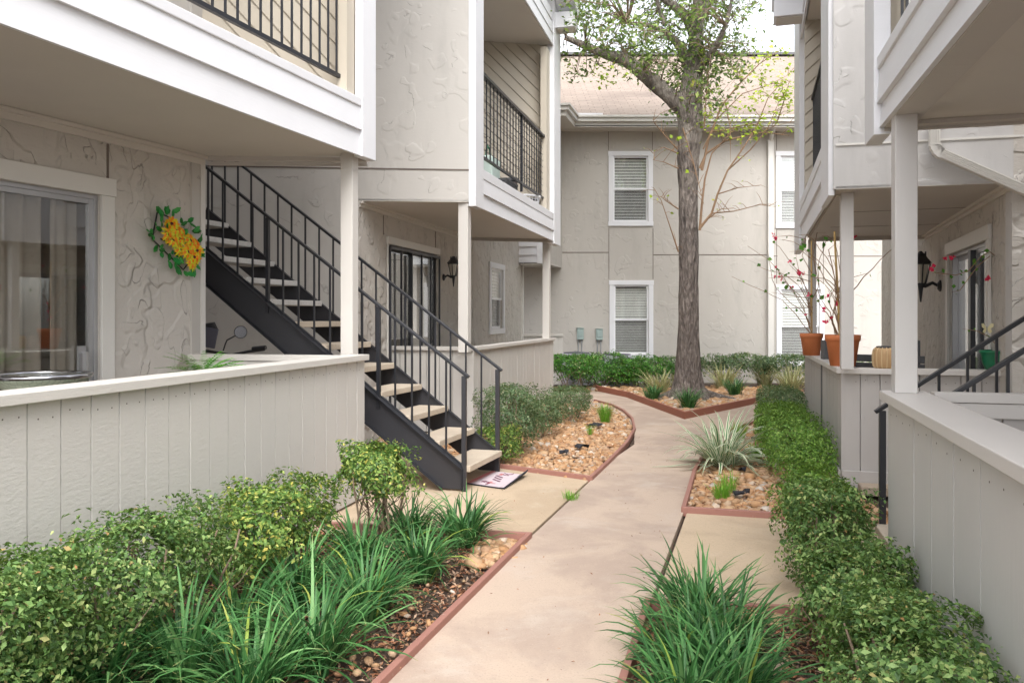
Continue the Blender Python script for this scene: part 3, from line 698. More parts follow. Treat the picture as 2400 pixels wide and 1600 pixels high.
# near patio wall
CAP1 = 1.11; w1 = G(864, 829, CAP1); w0 = (w1[0]-.24*(w1[1]-1.0), 1.0)
wi = L(851, w0, w1); wr = (-2.50, 6.44)
patio_wall('patio_wall', [w0, add2(wi, dir2(w0, wi), .02)], CAP1, 'long cream board wall with a cap rail, behind the clipped hedge at the left', M['plank'], M['cap'], 'half-height patio walls', capw=.17, seed=3)
# its rear return
wq = add2(wi, (-dir2(w0, wi)[1], dir2(w0, wi)[0]), .15); 
root = thing('patio_wall', (*wr, 0), 'short return of cream boards with a double rail between the left post and the wreath wall', 'patio wall', 'half-height patio walls')
ws = add2(wq, dir2(w0, wi), -.10)
mb = MB(); mb.slab(wr, ws, CAP1-.047, CAP1-.002, -.005, .13); mb.build('cap_rail', M['cap'], root, bevel=.003)
mb = MB(); mb.slab(wr, ws, CAP1-.14, CAP1-.05, .09, .115); mb.build('inner_rail', M['cap'], root, bevel=.003)
planks(wr, ws, .015, CAP1-.05, seed=9, off=.085).build('boarding', [M['plank'], M['nail']], root)

# ============================================================ LEFT BUILDING (second)
H2 = 2.68; Wc = G(1103, 473, H2); C2 = G(840, 470, H2); dirW = dir2(C2, Wc); Wl = add2(C2, dirW, -3.4)
P2 = G(1077, 548, H2); C2e = ext(C2, P2, 4.2); dD = dir2(C2, P2); Fn = G(1122, 479, H2); Ff = G(1296, 560, H2); dG = dir2(Fn, Ff); nG = (dG[1], -dG[0])
b2 = thing('apartment_building', (*C2, 0), 'middle stucco apartment building behind the black staircase, with a furnished upstairs balcony', 'building', 'stucco apartment buildings round the courtyard')
mb = MB(); mb.slab(Wl, C2, -.03, H2, -.0, .14) if False else None
# the frontal wall faces the viewer: outward is right of travel when going left-to-right
mb.slab(Wl, C2, -.03, H2, -.14, 0); mb.slab(Wl, Wc, H2+.001, 7.2, -.14, 0); mb.build('wall', M['stucco'], b2)
mb = MB(); zs = Z(394.5, C2[1]); joint(mb, Wl, add2(Wc, dirW, -.02), zs, .014, .008); mb.build('control_joint', M['seam'], b2)
da, db = L(904, C2, P2), L(1026, C2, P2); sa, sb = dist2(C2, da)+.06, dist2(C2, db)-.02; zd = Z(571, da[1])
wa, wb = L(1149, C2, P2), L(1177, C2, P2); za_, zb_ = Z(770, wa[1]), Z(627, wa[1])
Wend = L(1222, C2, P2); e0, e1 = dist2(C2, wa), dist2(C2, wb)
mb = MB(); wall_open(mb, C2, Wend, -.03, H2+.3, .14, [(sa, sb, .09, zd), (e0, e1, za_, zb_)]); mb.build('wall', M['stucco_h'], b2)
sliding_door(b2, add2(C2, dD, sa), add2(C2, dD, sb), .09, zd, M['black2'], .05, None)
mb = MB(); mb.slab(add2(C2, dD, sa-.05), add2(C2, dD, sb+.05), zd+.001, zd+.09, .002, .03); mb.slab(add2(C2, dD, sa-.03), add2(C2, dD, sa), .09, zd, .002, .02); mb.build('door_trim', M['trim'], b2)
curtain(add2(C2, dD, sa+.08), add2(C2, dD, sb-.5), .1, zd-.05, -.22, plain('curtain_grey', (.20, .19, .19), .85), b2, folds=.2)
# security bars in front of the door
mb = MB()
for i in range(6): a = add2(add2(C2, dD, sa+(sb-sa)*i/5), nW, .035); mb.bar((*a, .1), (*a, zd-.02), .022, .022)
for z in (.14, zd-.04): mb.bar((*add2(add2(C2, dD, sa), nW, .035), z), (*add2(add2(C2, dD, sb), nW, .035), z), .03, .03)
mb.build('security_bars', M['black'], b2)
dh_window(b2, wa, wb, za_, zb_, M['blind'], seed=4)
mb = MB(); mb.slab(C2, P2, H2-.07, H2-.003, .002, .02); mb.slab(C2, P2, H2-.03, H2-.003, .0205, .05); mb.build('crown_moulding', M['soffit'], b2)
mb = MB()
for x in (898, 1020): vjoint(mb, L(x, C2, P2), dD, zd+.1, H2-.08, .014)
mb.build('control_joint', M['seam'], b2)
mb = MB(); mb.slab(Wend, ext(C2, Wend, .10), -.03, 5.6, -.10, .03); mb.build('corner_board', M['trim'], b2)
mb = MB(); Ffw = L(1106, C2, P2); Fj = add2(Ff, nG, -.03); Gin = lambda p, o: add2(p, nG, -o)
mb.prism([add2(C2, A, .1), add2(add2(Wc, dirW, -.02), A, .1), add2(Gin(Fn, .02), A, .08), Fj, G(1100, 555, H2)], H2+.02, H2+.30); mb.prism([C2, add2(Wc, dirW, -.02), Gin(Fn, .02), Fj, G(1100, 555, H2)], H2-.004, H2+.0185); mb.build('deck', M['soffit'], b2)
mb = MB(); mb.slab(G(1092, 556, H2), Gin(Ff, .05), H2-.04, H2-.002, 0, .05); mb.slab(G(1092, 556, H2), Gin(Ff, .05), H2-.06, H2-.041, .051, .07); mb.build('end_beam', M['soffit2'], b2)
zf = [2.64]+[Z(y, Fn[1]) for y in (449, 416)]; t0 = L(1127, Fn, Ff); t1 = L(1294, Fn, Ff); t2 = L(1309, Fn, Ff)
lap_fascia(t0, t1, zf, b2)
zc = Z(394, Fn[1]); mb = MB(); mb.slab(t0, t1, zf[-1]-.003, zc, -.12, .03); mb.build('cap_flashing', M['white'], b2, bevel=.005)
mb = MB(); mb.slab(L(1108, Fn, Ff), add2(t0, dG, -.002), 2.63, 7.2, -.05, .035); mb.build('corner_board', M['white'], b2, bevel=.004)
mb = MB(); mb.slab(add2(t1, dG, .002), t2, 2.60, 6.6, -.08, .035); mb.build('corner_board', M['white'], b2, bevel=.004)
mb = MB(); ti = L(1281, Gin(Fn, .04), Gin(Ff, .04)); mb.slab(ti, add2(ti, dG, .3), zc, 5.75, -.1, 0); mb.build('balcony_post', M['beige'], b2)
ra = L(1127, Gin(Fn, .1), Gin(Ff, .1)); rb = L(1290, Gin(Fn, .1), Gin(Ff, .1))
railing(ra, rb, Z(366, ra[1]), Z(172, ra[1]), b2, .165, mesh=9, mid=True, topw=.07)
CE = Z(106, Ff[1]); fl = G(1100, 555, H2)
diag_siding(add2(fl, B, -.3), Gin(Ff, .12), H2+.301, CE+.05, .15, -42).build('end_wall_siding', M['beige'], b2)
mb = MB(); mb.prism([add2(C2, A, .1), add2(Wc, A, .03), Gin(Fn, .02), add2(Fj, A, .3), add2(G(1100, 555, H2), A, .4)], CE, CE+.1); mb.build('ceiling', M['soffit'], b2)
mb = MB(); mb.slab(C2, ext(C2, P2, 4.5), H2+.301, 7.2, -.14, -.01); mb.build('wall', M['stucco'], b2)
# gable wall and roof
zg = [CE-.03+.19*i for i in range(14)]
for i in range(12):
    cut = max(0, (zg[i]-CE-.25))/.55; a0 = Fn; a1 = add2(Ff, dG, -cut)
    if dist2(a0, a1) > .3 and i < 8: lap_fascia(L(1127, Fn, Ff), a1 if cut else t1, [zg[i], zg[i+1]], b2)
pit = .55; xe = add2(Ff, dG, .32); EZ = Z(80, xe[1]); rt = dist2(Fn, Ff)*.5+.5
def roofz(base, pt0, d, z0, pitch): return lambda x, y: z0+pitch*abs((x-pt0[0])*(-d[0])+(y-pt0[1])*(-d[1]))
o_r = .36; e_a = add2(xe, nG, o_r); e_b = add2(xe, nG, -5.0); r_a = add2(e_a, dG, -4.2); r_b = add2(e_b, dG, -4.2)
rf = roofz(0, xe, dG, EZ+.28, pit)
mb = MB(); mb.prism([e_a, e_b, r_b, r_a], rf, lambda x, y: rf(x, y)+.10); rfo = mb.build('roof', M['shingle'], b2)
mb = MB(); mb.prism([e_a, add2(e_a, nG, .02), add2(r_a, nG, .02), r_a], lambda x, y: rf(x, y)-.12, lambda x, y: rf(x, y)+.08); mb.build('rake_board', M['white'], rfo)
mb = MB(); mb.prism([add2(e_a, nG, -.01), add2(xe, nG, 0.04), add2(add2(xe, nG, .04), dG, -4.2), add2(r_a, nG, -.01)], lambda x, y: rf(x, y)-.03, lambda x, y: rf(x, y)-.004); mb.build('rake_soffit', M['white'], rfo)
mb = MB(); mb.prism([e_a, add2(xe, nG, -5.0), add2(add2(xe, nG, -5), dG, -.30), add2(e_a, dG, -.30)], EZ, EZ+.25); eb = mb.build('eave_box', M['white'], rfo)
mb = MB(); mb.prism([add2(e_a, nG, -.03), add2(xe, nG, .05), add2(add2(xe, nG, .05), dG, -.27), add2(add2(e_a, nG, -.03), dG, -.27)], EZ-.012, EZ-.002); mb.build('soffit_vent', M['soffit'], rfo)
mb = MB(); mb.slab(add2(e_a, dG, .002), add2(add2(e_a, nG, -5), dG, .002), EZ+.08, EZ+.2, -.09, 0); mb.build('gutter', M['white'], rfo)
mb = MB(); mb.prism([r_a, r_b, add2(r_b, dG, -4.2), add2(r_a, dG, -4.2)], lambda x, y: EZ+.28+pit*(8.4-abs((x-xe[0])*dG[0]+(y-xe[1])*dG[1])), lambda x, y: EZ+.38+pit*(8.4-abs((x-xe[0])*dG[0]+(y-xe[1])*dG[1]))); mb.build('roof', M['shingle'], b2)
pw = L(1089, Gin(Fn, .14), Gin(Ff, .14)); pw = (((1089-1200)/F)*9.12, 9.12); post(0, pw, 1.0, H2-.001, .115, M['post'], b2)
pw3 = L(1281, Gin(Fn, .13), Gin(Ff, .13)); post(0, pw3, 1.0, H2-.001, .115, M['post'], b2)
CAP2 = 1.04; k0 = G(1110, 813, CAP2); k1 = L(1297, k0, add2(k0, A, 1)); kl = (-1.50, 9.75); kk = add2(k0, A, .001)
kd = dir2((k0[0]-1.2, k0[1]+.33), k0); kl = add2(k0, kd, -1.28)
patio_wall('patio_wall', [kl, k0, k1], CAP2, 'cream board wall wrapping round the far patio beyond the black staircase', M['plank'], M['cap'], 'half-height patio walls', seed=21, frame=True)

# ============================================================ BACK BUILDING
YB = 17.5; bx = lambda px, Y=YB: (px-1200)/F*Y
b3 = thing('apartment_building', (2.5, YB, 0), 'broad stucco apartment building with a brown shingle roof closing the far end', 'building', 'stucco apartment buildings round the courtyard')
x0 = bx(1316); WX = []
for (pa, pb, ya, yb) in ((1437, 1519, 519, 366), (1439, 1520, 829, 668), (1829, 1916, 524, 366), (1830, 1920, 850, 678)):
    WX.append((bx(pa), bx(pb), Z(ya, YB), Z(yb, YB)))
mb = MB(); ops = [(a-x0, b-x0, c, d) for a, b, c, d in WX]
zmid = Z(600, YB); top = 5.5
wall_open(mb, (x0, YB), (13, YB), -.03, zmid, .15, [ops[1], ops[3]]); wall_open(mb, (x0, YB), (13, YB), zmid, top, .15, [ops[0], ops[2]])
mb.slab((-8, YB), (x0, YB), -.03, top, -.15, 0); mb.build('wall', M['stucco_b'], b3)
for i, (a, b, c, d_) in enumerate(WX): dh_window(b3, (a, YB), (b, YB), c, d_, M['blind'], (.008, 0, .003, .002)[i], seed=20+i)
mb = MB(); P = lambda px, py: (bx(px), Z(py, YB))
for a, b, y in ((1318, 1426, 591.5), (1532, 1797, 597), (1812, 1822, 600), (1940, 2200, 600)): joint(mb, (bx(a), YB), (bx(b), YB), Z(y, YB), .016, .006)
for x, ya, yb in ((1426, 352, 306), (1529, 352, 306), (1427, 654, 535), (1530.5, 654, 535), (1820, 352, 306), (1820, 664, 538), (1930, 352, 306), (1930, 664, 538)):
    mb.slab((bx(x)-.006, YB), (bx(x)+.006, YB), Z(ya, YB), Z(yb, YB), -.004, .005)
mb.build('control_joint', M['seam'], b3)
ce = bx(1347, 17.0); ez = Z(296, 17.0); c_in = (ce-.271*.95, 17.0-.95)
mb = MB(); mb.prism([(ce, 17.0), (14, 17.0), (14, YB), (x0-.1, YB), (c_in[0]-.3, c_in[1]+.2), c_in], ez, ez+.02); mb.build('soffit', M['soffit'], b3)
mb = MB(); mitre(mb, [(c_in[0]-3, c_in[1]+.5), c_in, (ce, 17.0), (14, 17.0)], ez-.01, ez+.125, -.02, 0); mb.build('fascia_board', M['trim'], b3)
mb = MB(); mitre(mb, [(c_in[0]-.12, c_in[1]+.02), c_in, (ce, 17.0), (14, 17.0)], ez+.09, ez+.17, .003, .07); mitre(mb, [(c_in[0]-.12, c_in[1]+.02), c_in, (ce, 17.0), (14, 17.0)], ez+.171, ez+.21, .003, .11); mb.build('gutter', M['trim'], b3)
rz_ = lambda x, y: ez+.215+.5*(y-17.0)
mb = MB(); mb.prism([(-9, 16.95), (15, 16.95), (15, 24.0), (-9, 24.0)], lambda x, y: rz_(x, y)-.08, rz_); rfo = mb.build('roof', M['shingle'], b3)
mb = MB(); mb.prism([(-9, 24.001), (15, 24.001), (15, 31), (-9, 31)], lambda x, y: rz_(0, 24)-.5*(y-24)-.08, lambda x, y: rz_(0, 24)-.5*(y-24)); mb.build('roof', M['shingle'], b3)
mb = MB(); mb.bar((-9, 24.0, rz_(0, 24)+.04), (15, 24.0, rz_(0, 24)+.04), .3, .07); mb.build('ridge_cap', M['charc'], rfo)
mb = MB(); g0 = (ce+.05, 17.1); mb.slab((g0[0], g0[1]), (g0[0]+.55, g0[1]), ez+.22, ez+.30, -.2, 0); mb.build('roof_patch', M['white'], rfo)
# upper part that steps forward at the far left, over the recess
s1 = (bx(1317), YB-.001); s2 = (s1[0]-.271*1.25, YB-1.25); s3 = add2(s2, B, -4)
zu = 2.47; mb = MB(); mb.slab(s2, s1, zu, ez, -.14, -.001); mb.slab(s3, s2, 3.4, ez, -.14, 0); mb.build('wall', M['stucco_b'], b3)
lap_fascia(s3, add2(s2, B, -.24), [zu+.02+.17*i for i in range(4)], b3, mat=M['white'], proud=.01)
mb = MB(); mb.slab(add2(s2, B, -.238), add2(s2, B, -.12), zu, 3.4, -.02, .04); mb.build('corner_board', M['white'], b3)
diag_siding(s3, add2(s2, B, -.13), zu+.54, 3.4, .18, 45).build('end_wall_siding', M['beige'], b3)
mb = MB(); mb.prism([s3, s2, s1, (-6, YB)], zu-.02, zu); mb.build('soffit', M['soffit2'], b3)
# downspout, disconnect boxes
xd = bx(1804); mb = MB(); mb.box((xd, YB-.05, 2.6), .12, .08, 5.2); mb.tube([(xd, YB-.06, 5.2), (xd, YB-.2, 5.35), (xd, YB-.42, 5.48)], .05, 8)
tag(mb.build('downspout', M['trim'], None, bevel=.006), 'straight cream downspout running down the back wall right of the tree trunk', 'downspout')
for i, (px, ya, yb, lb) in enumerate(((1359.5, 769, 795, 'left of the two grey electrical boxes on the back wall, farther from the window'), (1404, 771, 796, 'right of the two grey electrical boxes on the back wall, next to the lower window'))):
    x = bx(px); r = thing('electrical_box', (x, YB, Z(yb, YB)), lb, 'electrical box', 'electrical disconnect boxes on the back wall')
    h = Z(ya, YB)-Z(yb, YB); zc_ = (Z(ya, YB)+Z(yb, YB))/2
    mb = MB(); mb.box((x, YB-.05, zc_), .14, .095, h); mb.box((x, YB-.1, zc_+.01), .09, .02, h*.55); mb.box((x, YB-.055, zc_+h/2+.008), .16, .12, .012); mb.build('enclosure', M['boxg'], r, bevel=.006)
    for s, w in ((-.04, 0), (.035, .05)):
        mb = MB(); z0 = Z(838, YB); mb.tube([(x+s, YB-.03, zc_-h/2), (x+s, YB-.03, z0+.15), (x+s+w*.8, YB-.035, z0)], .013, 6); mb.build('conduit', M['pipe'], r)

# ============================================================ RIGHT BUILDING (near)
H3 = 2.364; CAP3 = 1.04; Ra = G(2073, 294, H3); Rb = G(2318, 0, H3); dR = dir2(Rb, Ra); nR = (-dR[1], dR[0]); Re = ext(Ra, Rb, 2.5)
b4 = thing('apartment_building', (Ra[0]+1.6, Ra[1], 0), 'near right apartment building whose balcony underside fills the upper right corner', 'building', 'stucco apartment buildings round the courtyard')
Rt = L(2050, Rb, Ra); In = lambda p, o: add2(p, nR, -o)   # inward = away from the courtyard
rr0 = In(ext(Rb, Ra, .05), 0); back = add2(Ra, B, 3.2); backn = add2(Re, B, 3.2)
mb = MB(); mb.prism([Re, Ra, back, backn], H3+.006, H3+.3); mb.build('deck', M['soffit'], b4)
mb = MB(); mb.prism([Re, Ra, In(Ra, .13), In(Re, .13)], H3-.014, H3+.005); mb.build('edge_beam', M['soffit2'], b4)
mb = MB(); mb.prism([In(Ra, .131), add2(Ra, B, 3.0), add2(add2(Ra, B, 3.0), A, -.09), add2(In(Ra, .131), A, -.06)], H3-.016, H3+.005); mb.prism([add2(Ra, A, .02), add2(add2(Ra, B, 3.0), A, .02), add2(Ra, B, 3.0), Ra], H3-.03, H3+.005); mb.build('end_beam', M['soffit2'], b4)
zf = [H3-.01]+[Z(y, Ra[1]) for y in (235, 161)]
lap_fascia(Ra, Re, zf, b4)
zc = Z(133, Ra[1]); mb = MB(); mb.slab(Ra, Re, zf[-1]-.003, zc, -.12, .035); mb.build('cap_flashing', M['white'], b4, bevel=.006)
mb = MB(); mb.slab(Rt, add2(Ra, dR, .002), H3-.045, 5.6, -.03, .05); mb.slab(add2(Ra, dR, -.001), add2(Ra, dR, -.10), H3-.01, 5.6, -.0, .035) if False else None; mb.build('corner_board', M['white'], b4, bevel=.004)
q = L(2070, In(Rb, .04), In(Ra, .04)); mb = MB(); mb.slab(add2(q, dR, .05), add2(q, dR, -.10), zc, 5.6, -.1, 0); mb.build('balcony_post', M['beige'], b4)
railing(L(2088, In(Rb, .1), In(Ra, .1)), In(Re, .1), zc+.1, zc+1.0, b4, .118)
diag_siding(add2(Ra, B, .16), add2(Ra, B, 3.0), H3+.3, 5.6, .15, 45).build('end_wall_siding', M['beige'], b4)
mb = MB(); mb.slab(add2(Re, B, 1.7), add2(Ra, B, 1.7), -.03, 5.9, 0, .14); mb.slab(add2(Ra, B, 1.85), add2(Ra, B, 4.5), -.03, 5.9, 0, .14); mb.build('wall', M['stucco_r'], b4)
mb = MB(); mb.prism([add2(Re, nR, .3), add2(Ra, nR, .3), add2(Ra, B, 4.6), add2(Re, B, 4.6)], 5.9, 6.05); mb.build('roof', M['shingle'], b4)
pr = L(2121, In(Rb, .13), In(Ra, .13)); pr = ((2119.5-1200)/F*3.86, 3.86); post(0, pr, CAP3, H3-.005, .098, M['post_r'], b4)
Rc = G(2061, 914, CAP3); Rd = G(2400, 1095, CAP3); Rn = ext(Rc, Rd, 1.6); nn = dir2(Rn, Rc); Rci = add2(Rc, (nn[1], -nn[0]), .035); Rni = add2(Rn, (nn[1], -nn[0]), .035)
patio_wall('patio_wall', [add2(Rci, nn, -.02), Rni], CAP3, 'tall smooth board wall with a broad cap rail at the right edge, below the near post', M['plank_r'], M['cap_r'], 'half-height patio walls', capw=.205, seed=31, w=.32)
root = thing('patio_wall', (*add2(Rci, B, .17), 0), 'rear return of grey boards with a double rail behind the near right post, in front of the handrails', 'patio wall', 'half-height patio walls')
qa, qb = add2(add2(Rc, B, .235), A, -.03), add2(add2(Rc, B, 3.2), A, -.03)
mb = MB(); mb.slab(qa, qb, CAP3-.047, CAP3-.002, -.06, .02); mb.build('cap_rail', M['cap_r'], root, bevel=.003)
mb = MB(); mb.slab(qa, qb, CAP3-.12, CAP3-.05, -.01, .012); mb.build('inner_rail', M['cap_r'], root, bevel=.003)
planks(qa, qb, .015, CAP3-.05, w=.15, seed=35, off=-.012).build('boarding', [M['plank_w'], M['nail']], root)

# ============================================================ RIGHT BUILDING (second)
H4 = 2.38; Wr = G(1953, 443, H4); We = G(2317, 429.6, H4); dX = dir2(Wr, We); Wx = add2(Wr, dX, 5.0)
J1 = G(2169, 551, H4); J0 = L(2372, Wr, We); dJ = dir2(J0, J1); Je = L(2066, J0, J1)
b5 = thing('apartment_building', (*J0, 0), 'right-hand stucco apartment building behind the terracotta pots, with a black lantern by its door', 'building', 'stucco apartment buildings round the courtyard')
Qn = G(1950, 454, H4); Qf = G(1886, 557, H4); dQ = dir2(Qn, Qf); nQ = (-dQ[1], dQ[0]); Qi = lambda p, o: add2(p, nQ, -o)
mb = MB(); mb.slab(Wr, Wx, H4+.001, 6.6, -.14, 0); mb.slab(J0, Wx, -.03, H4, -.14, 0); mb.build('wall', M['stucco_r'], b5)
mb = MB(); joint(mb, add2(Wr, dX, .02), Wx, Z(340.5, Wr[1]), .016, .009); mb.build('control_joint', M['trim'], b5)
ja, jb = L(2226, J0, J1), L(2318, J0, J1); s_a, s_b = dist2(J0, jb), dist2(J0, ja); zdr = Z(598, ja[1])
Jend = add2(Je, dJ, .0); mb = MB(); Ls = dist2(J0, Jend)
# face looks left (to the courtyard): travel from far to near keeps it on the right
wall_open(mb, Jend, J0, -.03, H4, .14, [(Ls-s_b, Ls-s_a, .09, zdr)]); mb.slab(Jend, J0, H4+.001, 6.6, -.14, -.01)
mb.build('wall', M['stucco_h'], b5)
dm = dir2(Jend, J0); da_, db_ = add2(Jend, dm, Ls-s_b), add2(Jend, dm, Ls-s_a)
sliding_door(b5, da_, db_, .09, zdr, M['alu'], .1, M['trim'])
curtain(add2(da_, dm, .06), add2(db_, dm, -.9), .1, zdr-.05, -.2, M['curtain_d'], b5)
mb = MB(); mb.slab(add2(da_, dm, (s_b-s_a)*.56), add2(da_, dm, (s_b-s_a)*.62), .1, zdr-.03, -.03, .012); mb.build('door_stile', M['black'], b5)
mb = MB(); mb.slab(J1, J0, H4-.06, H4-.003, .002, .02); mb.slab(J1, J0, H4-.03, H4-.003, .0205, .05); mb.build('crown_moulding', M['soffit'], b5)
Df = L(2095, Qf, J1) if False else J1
mb = MB(); mb.prism([add2(add2(Wr, dX, .02), A, .1), add2(Qi(Qn, .02), A, .06), Qi(Qf, .03), J1, add2(J0, A, .1)], H4+.02, H4+.3); mb.prism([add2(Wr, dX, .02), Qi(Qn, .02), Qi(Qf, .03), J1, J0], H4-.004, H4+.0185); mb.build('deck', M['soffit2'], b5)
mb = MB(); mb.slab(Qi(Qf, .05), add2(J1, dir2(Qf, J1), -.01), H4-.05, H4-.002, 0, .05); mb.build('end_beam', M['soffit2'], b5)
mb = MB(); mb.prism([Qi(Qn, .03), Qi(Qf, .05), Qi(Qf, .16), Qi(Qn, .16)], H4-.02, H4-.001); mb.build('edge_beam', M['soffit2'], b5)
u0, u1 = L(1937, Qn, Qf), L(1880, Qn, Qf); zf = [H4-.03]+[Z(y, u1[1]) for y in (527, 494)]
lap_fascia(u1, u0, zf, b5)
zc = Z(474, u1[1]); mb = MB(); mb.slab(u1, u0, zf[-1]-.003, zc, -.12, .03); mb.build('cap_flashing', M['white'], b5, bevel=.005)
mb = MB(); mb.slab(add2(u0, dQ, -.002), L(1956, Qn, Qf), H4-.045, 6.6, -.0, .045); mb.build('corner_board', M['white'], b5, bevel=.004)
mb = MB(); mb.slab(L(1867.5, Qn, Qf), add2(u1, dQ, .002), H4-.06, 6.1, -.05, .035); mb.build('corner_board', M['white'], b5, bevel=.004)
mb = MB(); v1 = L(1886, Qi(Qn, .05), Qi(Qf, .05)); mb.slab(add2(v1, dQ, .12), add2(v1, dQ, -.08), zc, 5.05, -.1, 0); mb.build('balcony_post', M['beige'], b5)
ra, rb = L(1890, Qi(Qn, .1), Qi(Qf, .1)), L(1941, Qi(Qn, .1), Qi(Qf, .1))
railing(ra, rb, Z(457, ra[1]), Z(293, ra[1]), b5, .085, topw=.05)
CF = Z(50, Qf[1]); diag_siding(Qi(Qf, .0), J1, H4+.301, CF+.05, .13, 42).build('end_wall_siding', M['beige'], b5)
mb = MB(); mb.prism([add2(Wr, A, .1), Qi(Qn, .02), add2(Qi(Qf, .03), A, .3), add2(J1, A, .3), add2(J0, A, .1)], CF, CF+.1); mb.build('ceiling', M['soffit'], b5)
for i in range(6): lap_fascia(u1, u0, [CF-.03+.19*i, CF-.03+.19*(i+1)], b5)
xe2 = add2(Qf, dQ, .45); EZ2 = Z(54, xe2[1]); oe = .36; ea = add2(xe2, nQ, oe); eb2 = add2(xe2, nQ, -5.0); ra2 = add2(ea, dQ, -3.5); rb2 = add2(eb2, dQ, -3.5)
rf2 = roofz(0, xe2, dQ, EZ2+.3, .55)
mb = MB(); mb.prism([ea, eb2, rb2, ra2], rf2, lambda x, y: rf2(x, y)+.10); rfo = mb.build('roof', M['shingle'], b5)
mb = MB(); mb.prism([ea, add2(ea, nQ, .02), add2(ra2, nQ, .02), ra2], lambda x, y: rf2(x, y)-.12, lambda x, y: rf2(x, y)+.08); mb.build('rake_board', M['white'], rfo)
mb = MB(); mb.prism([ea, eb2, add2(eb2, dQ, -.34), add2(ea, dQ, -.34)], EZ2, EZ2+.27); mb.build('eave_box', M['white'], rfo)
mb = MB(); mb.prism([add2(ea, nQ, -.03), add2(xe2, nQ, .02), add2(add2(xe2, nQ, .02), dQ, -.3), add2(add2(ea, nQ, -.03), dQ, -.3)], EZ2-.012, EZ2-.002); mb.build('soffit_vent', M['soffit'], rfo)
pz = ((1984.5-1200)/F*6.42, 6.42); CAP4 = .985
post(0, pz, CAP4, H4-.003, .093, M['post_r'], b5)
pf = L(1903.5, Qi(Qn, .1), Qi(Qf, .1)); post(0, pf, CAP4, H4-.003, .09, M['post_r'], b5)
m0 = G(1972, 862, CAP4); m1 = L(1886, m0, add2(m0, A, 1)); m2 = add2(m0, B, 2.4); mi_ = (m0[0]-0, m0[1])
patio_wall('patio_wall', [m1, m0, m2], CAP4, 'weathered grey board wall with a skirt board, carrying the flower pots on its cap rail', M['plank_w'], M['cap_r'], 'half-height patio walls', capw=.17, skirt=.16, seed=41, w=.145)
mb = MB(); t_ = add2(m0, A, -.02); mb.prism([add2(add2(t_, B, .12), A, -.16), add2(add2(t_, B, 2.2), A, -.16), add2(t_, B, 2.2), add2(t_, B, .12)], -.004, .07); tag(mb.build('kerb', M['foot'], bevel=.01), kind='structure')
mb = MB()
for k in (.34, .68):
    p_ = (Wr[0]+(Qf[0]-Wr[0])*k, Wr[1]+(Qf[1]-Wr[1])*k); q_ = (J0[0]+(J1[0]-J0[0])*k, J0[1]+(J1[1]-J0[1])*k); p_ = Qi(L((p_[0]/p_[1])*F+1200, Qn, Qf), .2); mb = MB(); mb.slab(p_, q_, H4-.0075, H4-.005, -.004, .004); mb.build('soffit_joint', M['seam'], b5)
# downspout with elbow on the frontal wall
yd = lambda px: L(px, Wr, We); e = MB()
def dsp(px, py): a = yd(px); a = add2(a, (dX[1], -dX[0]), .05); return (a[0], a[1], Z(py, a[1]))
pts = [dsp(2186, 285), dsp(2186, 340), dsp(2191, 352), dsp(2202, 360), dsp(2420, 457)]
for a, b in ((pts[0], pts[1]), (pts[3], pts[4])):
    e.bar(a, b, .07, .05, up=(dX[1], -dX[0], 0))
    dv = (Vector(b)-Vector(a)).normalized(); sd = dv.cross(Vector((dX[1], -dX[0], 0)))
    for k in (-.026, -.013, 0, .013, .026):
        o = sd*k+Vector((dX[1], -dX[0], 0))*.027; e.bar(Vector(a)+o, Vector(b)+o, .006, .007, up=(dX[1], -dX[0], 0))
for i in range(7):
    t = i/6; c0 = Vector(pts[1]).lerp(Vector(pts[3]), t)+Vector((0, 0, -.012*math.sin(t*3.14))); an = t*1.15
    d_ = Vector((dX[0]*math.sin(an), dX[1]*math.sin(an), -math.cos(an))); e.bar(c0-d_*.012, c0+d_*.012, .073+.004*(i % 2), .056, up=(dX[1], -dX[0], 0))
tag(e.build('downspout', M['trim'], None), 'ribbed cream downspout bending diagonally across the stucco, right of the near post', 'downspout')
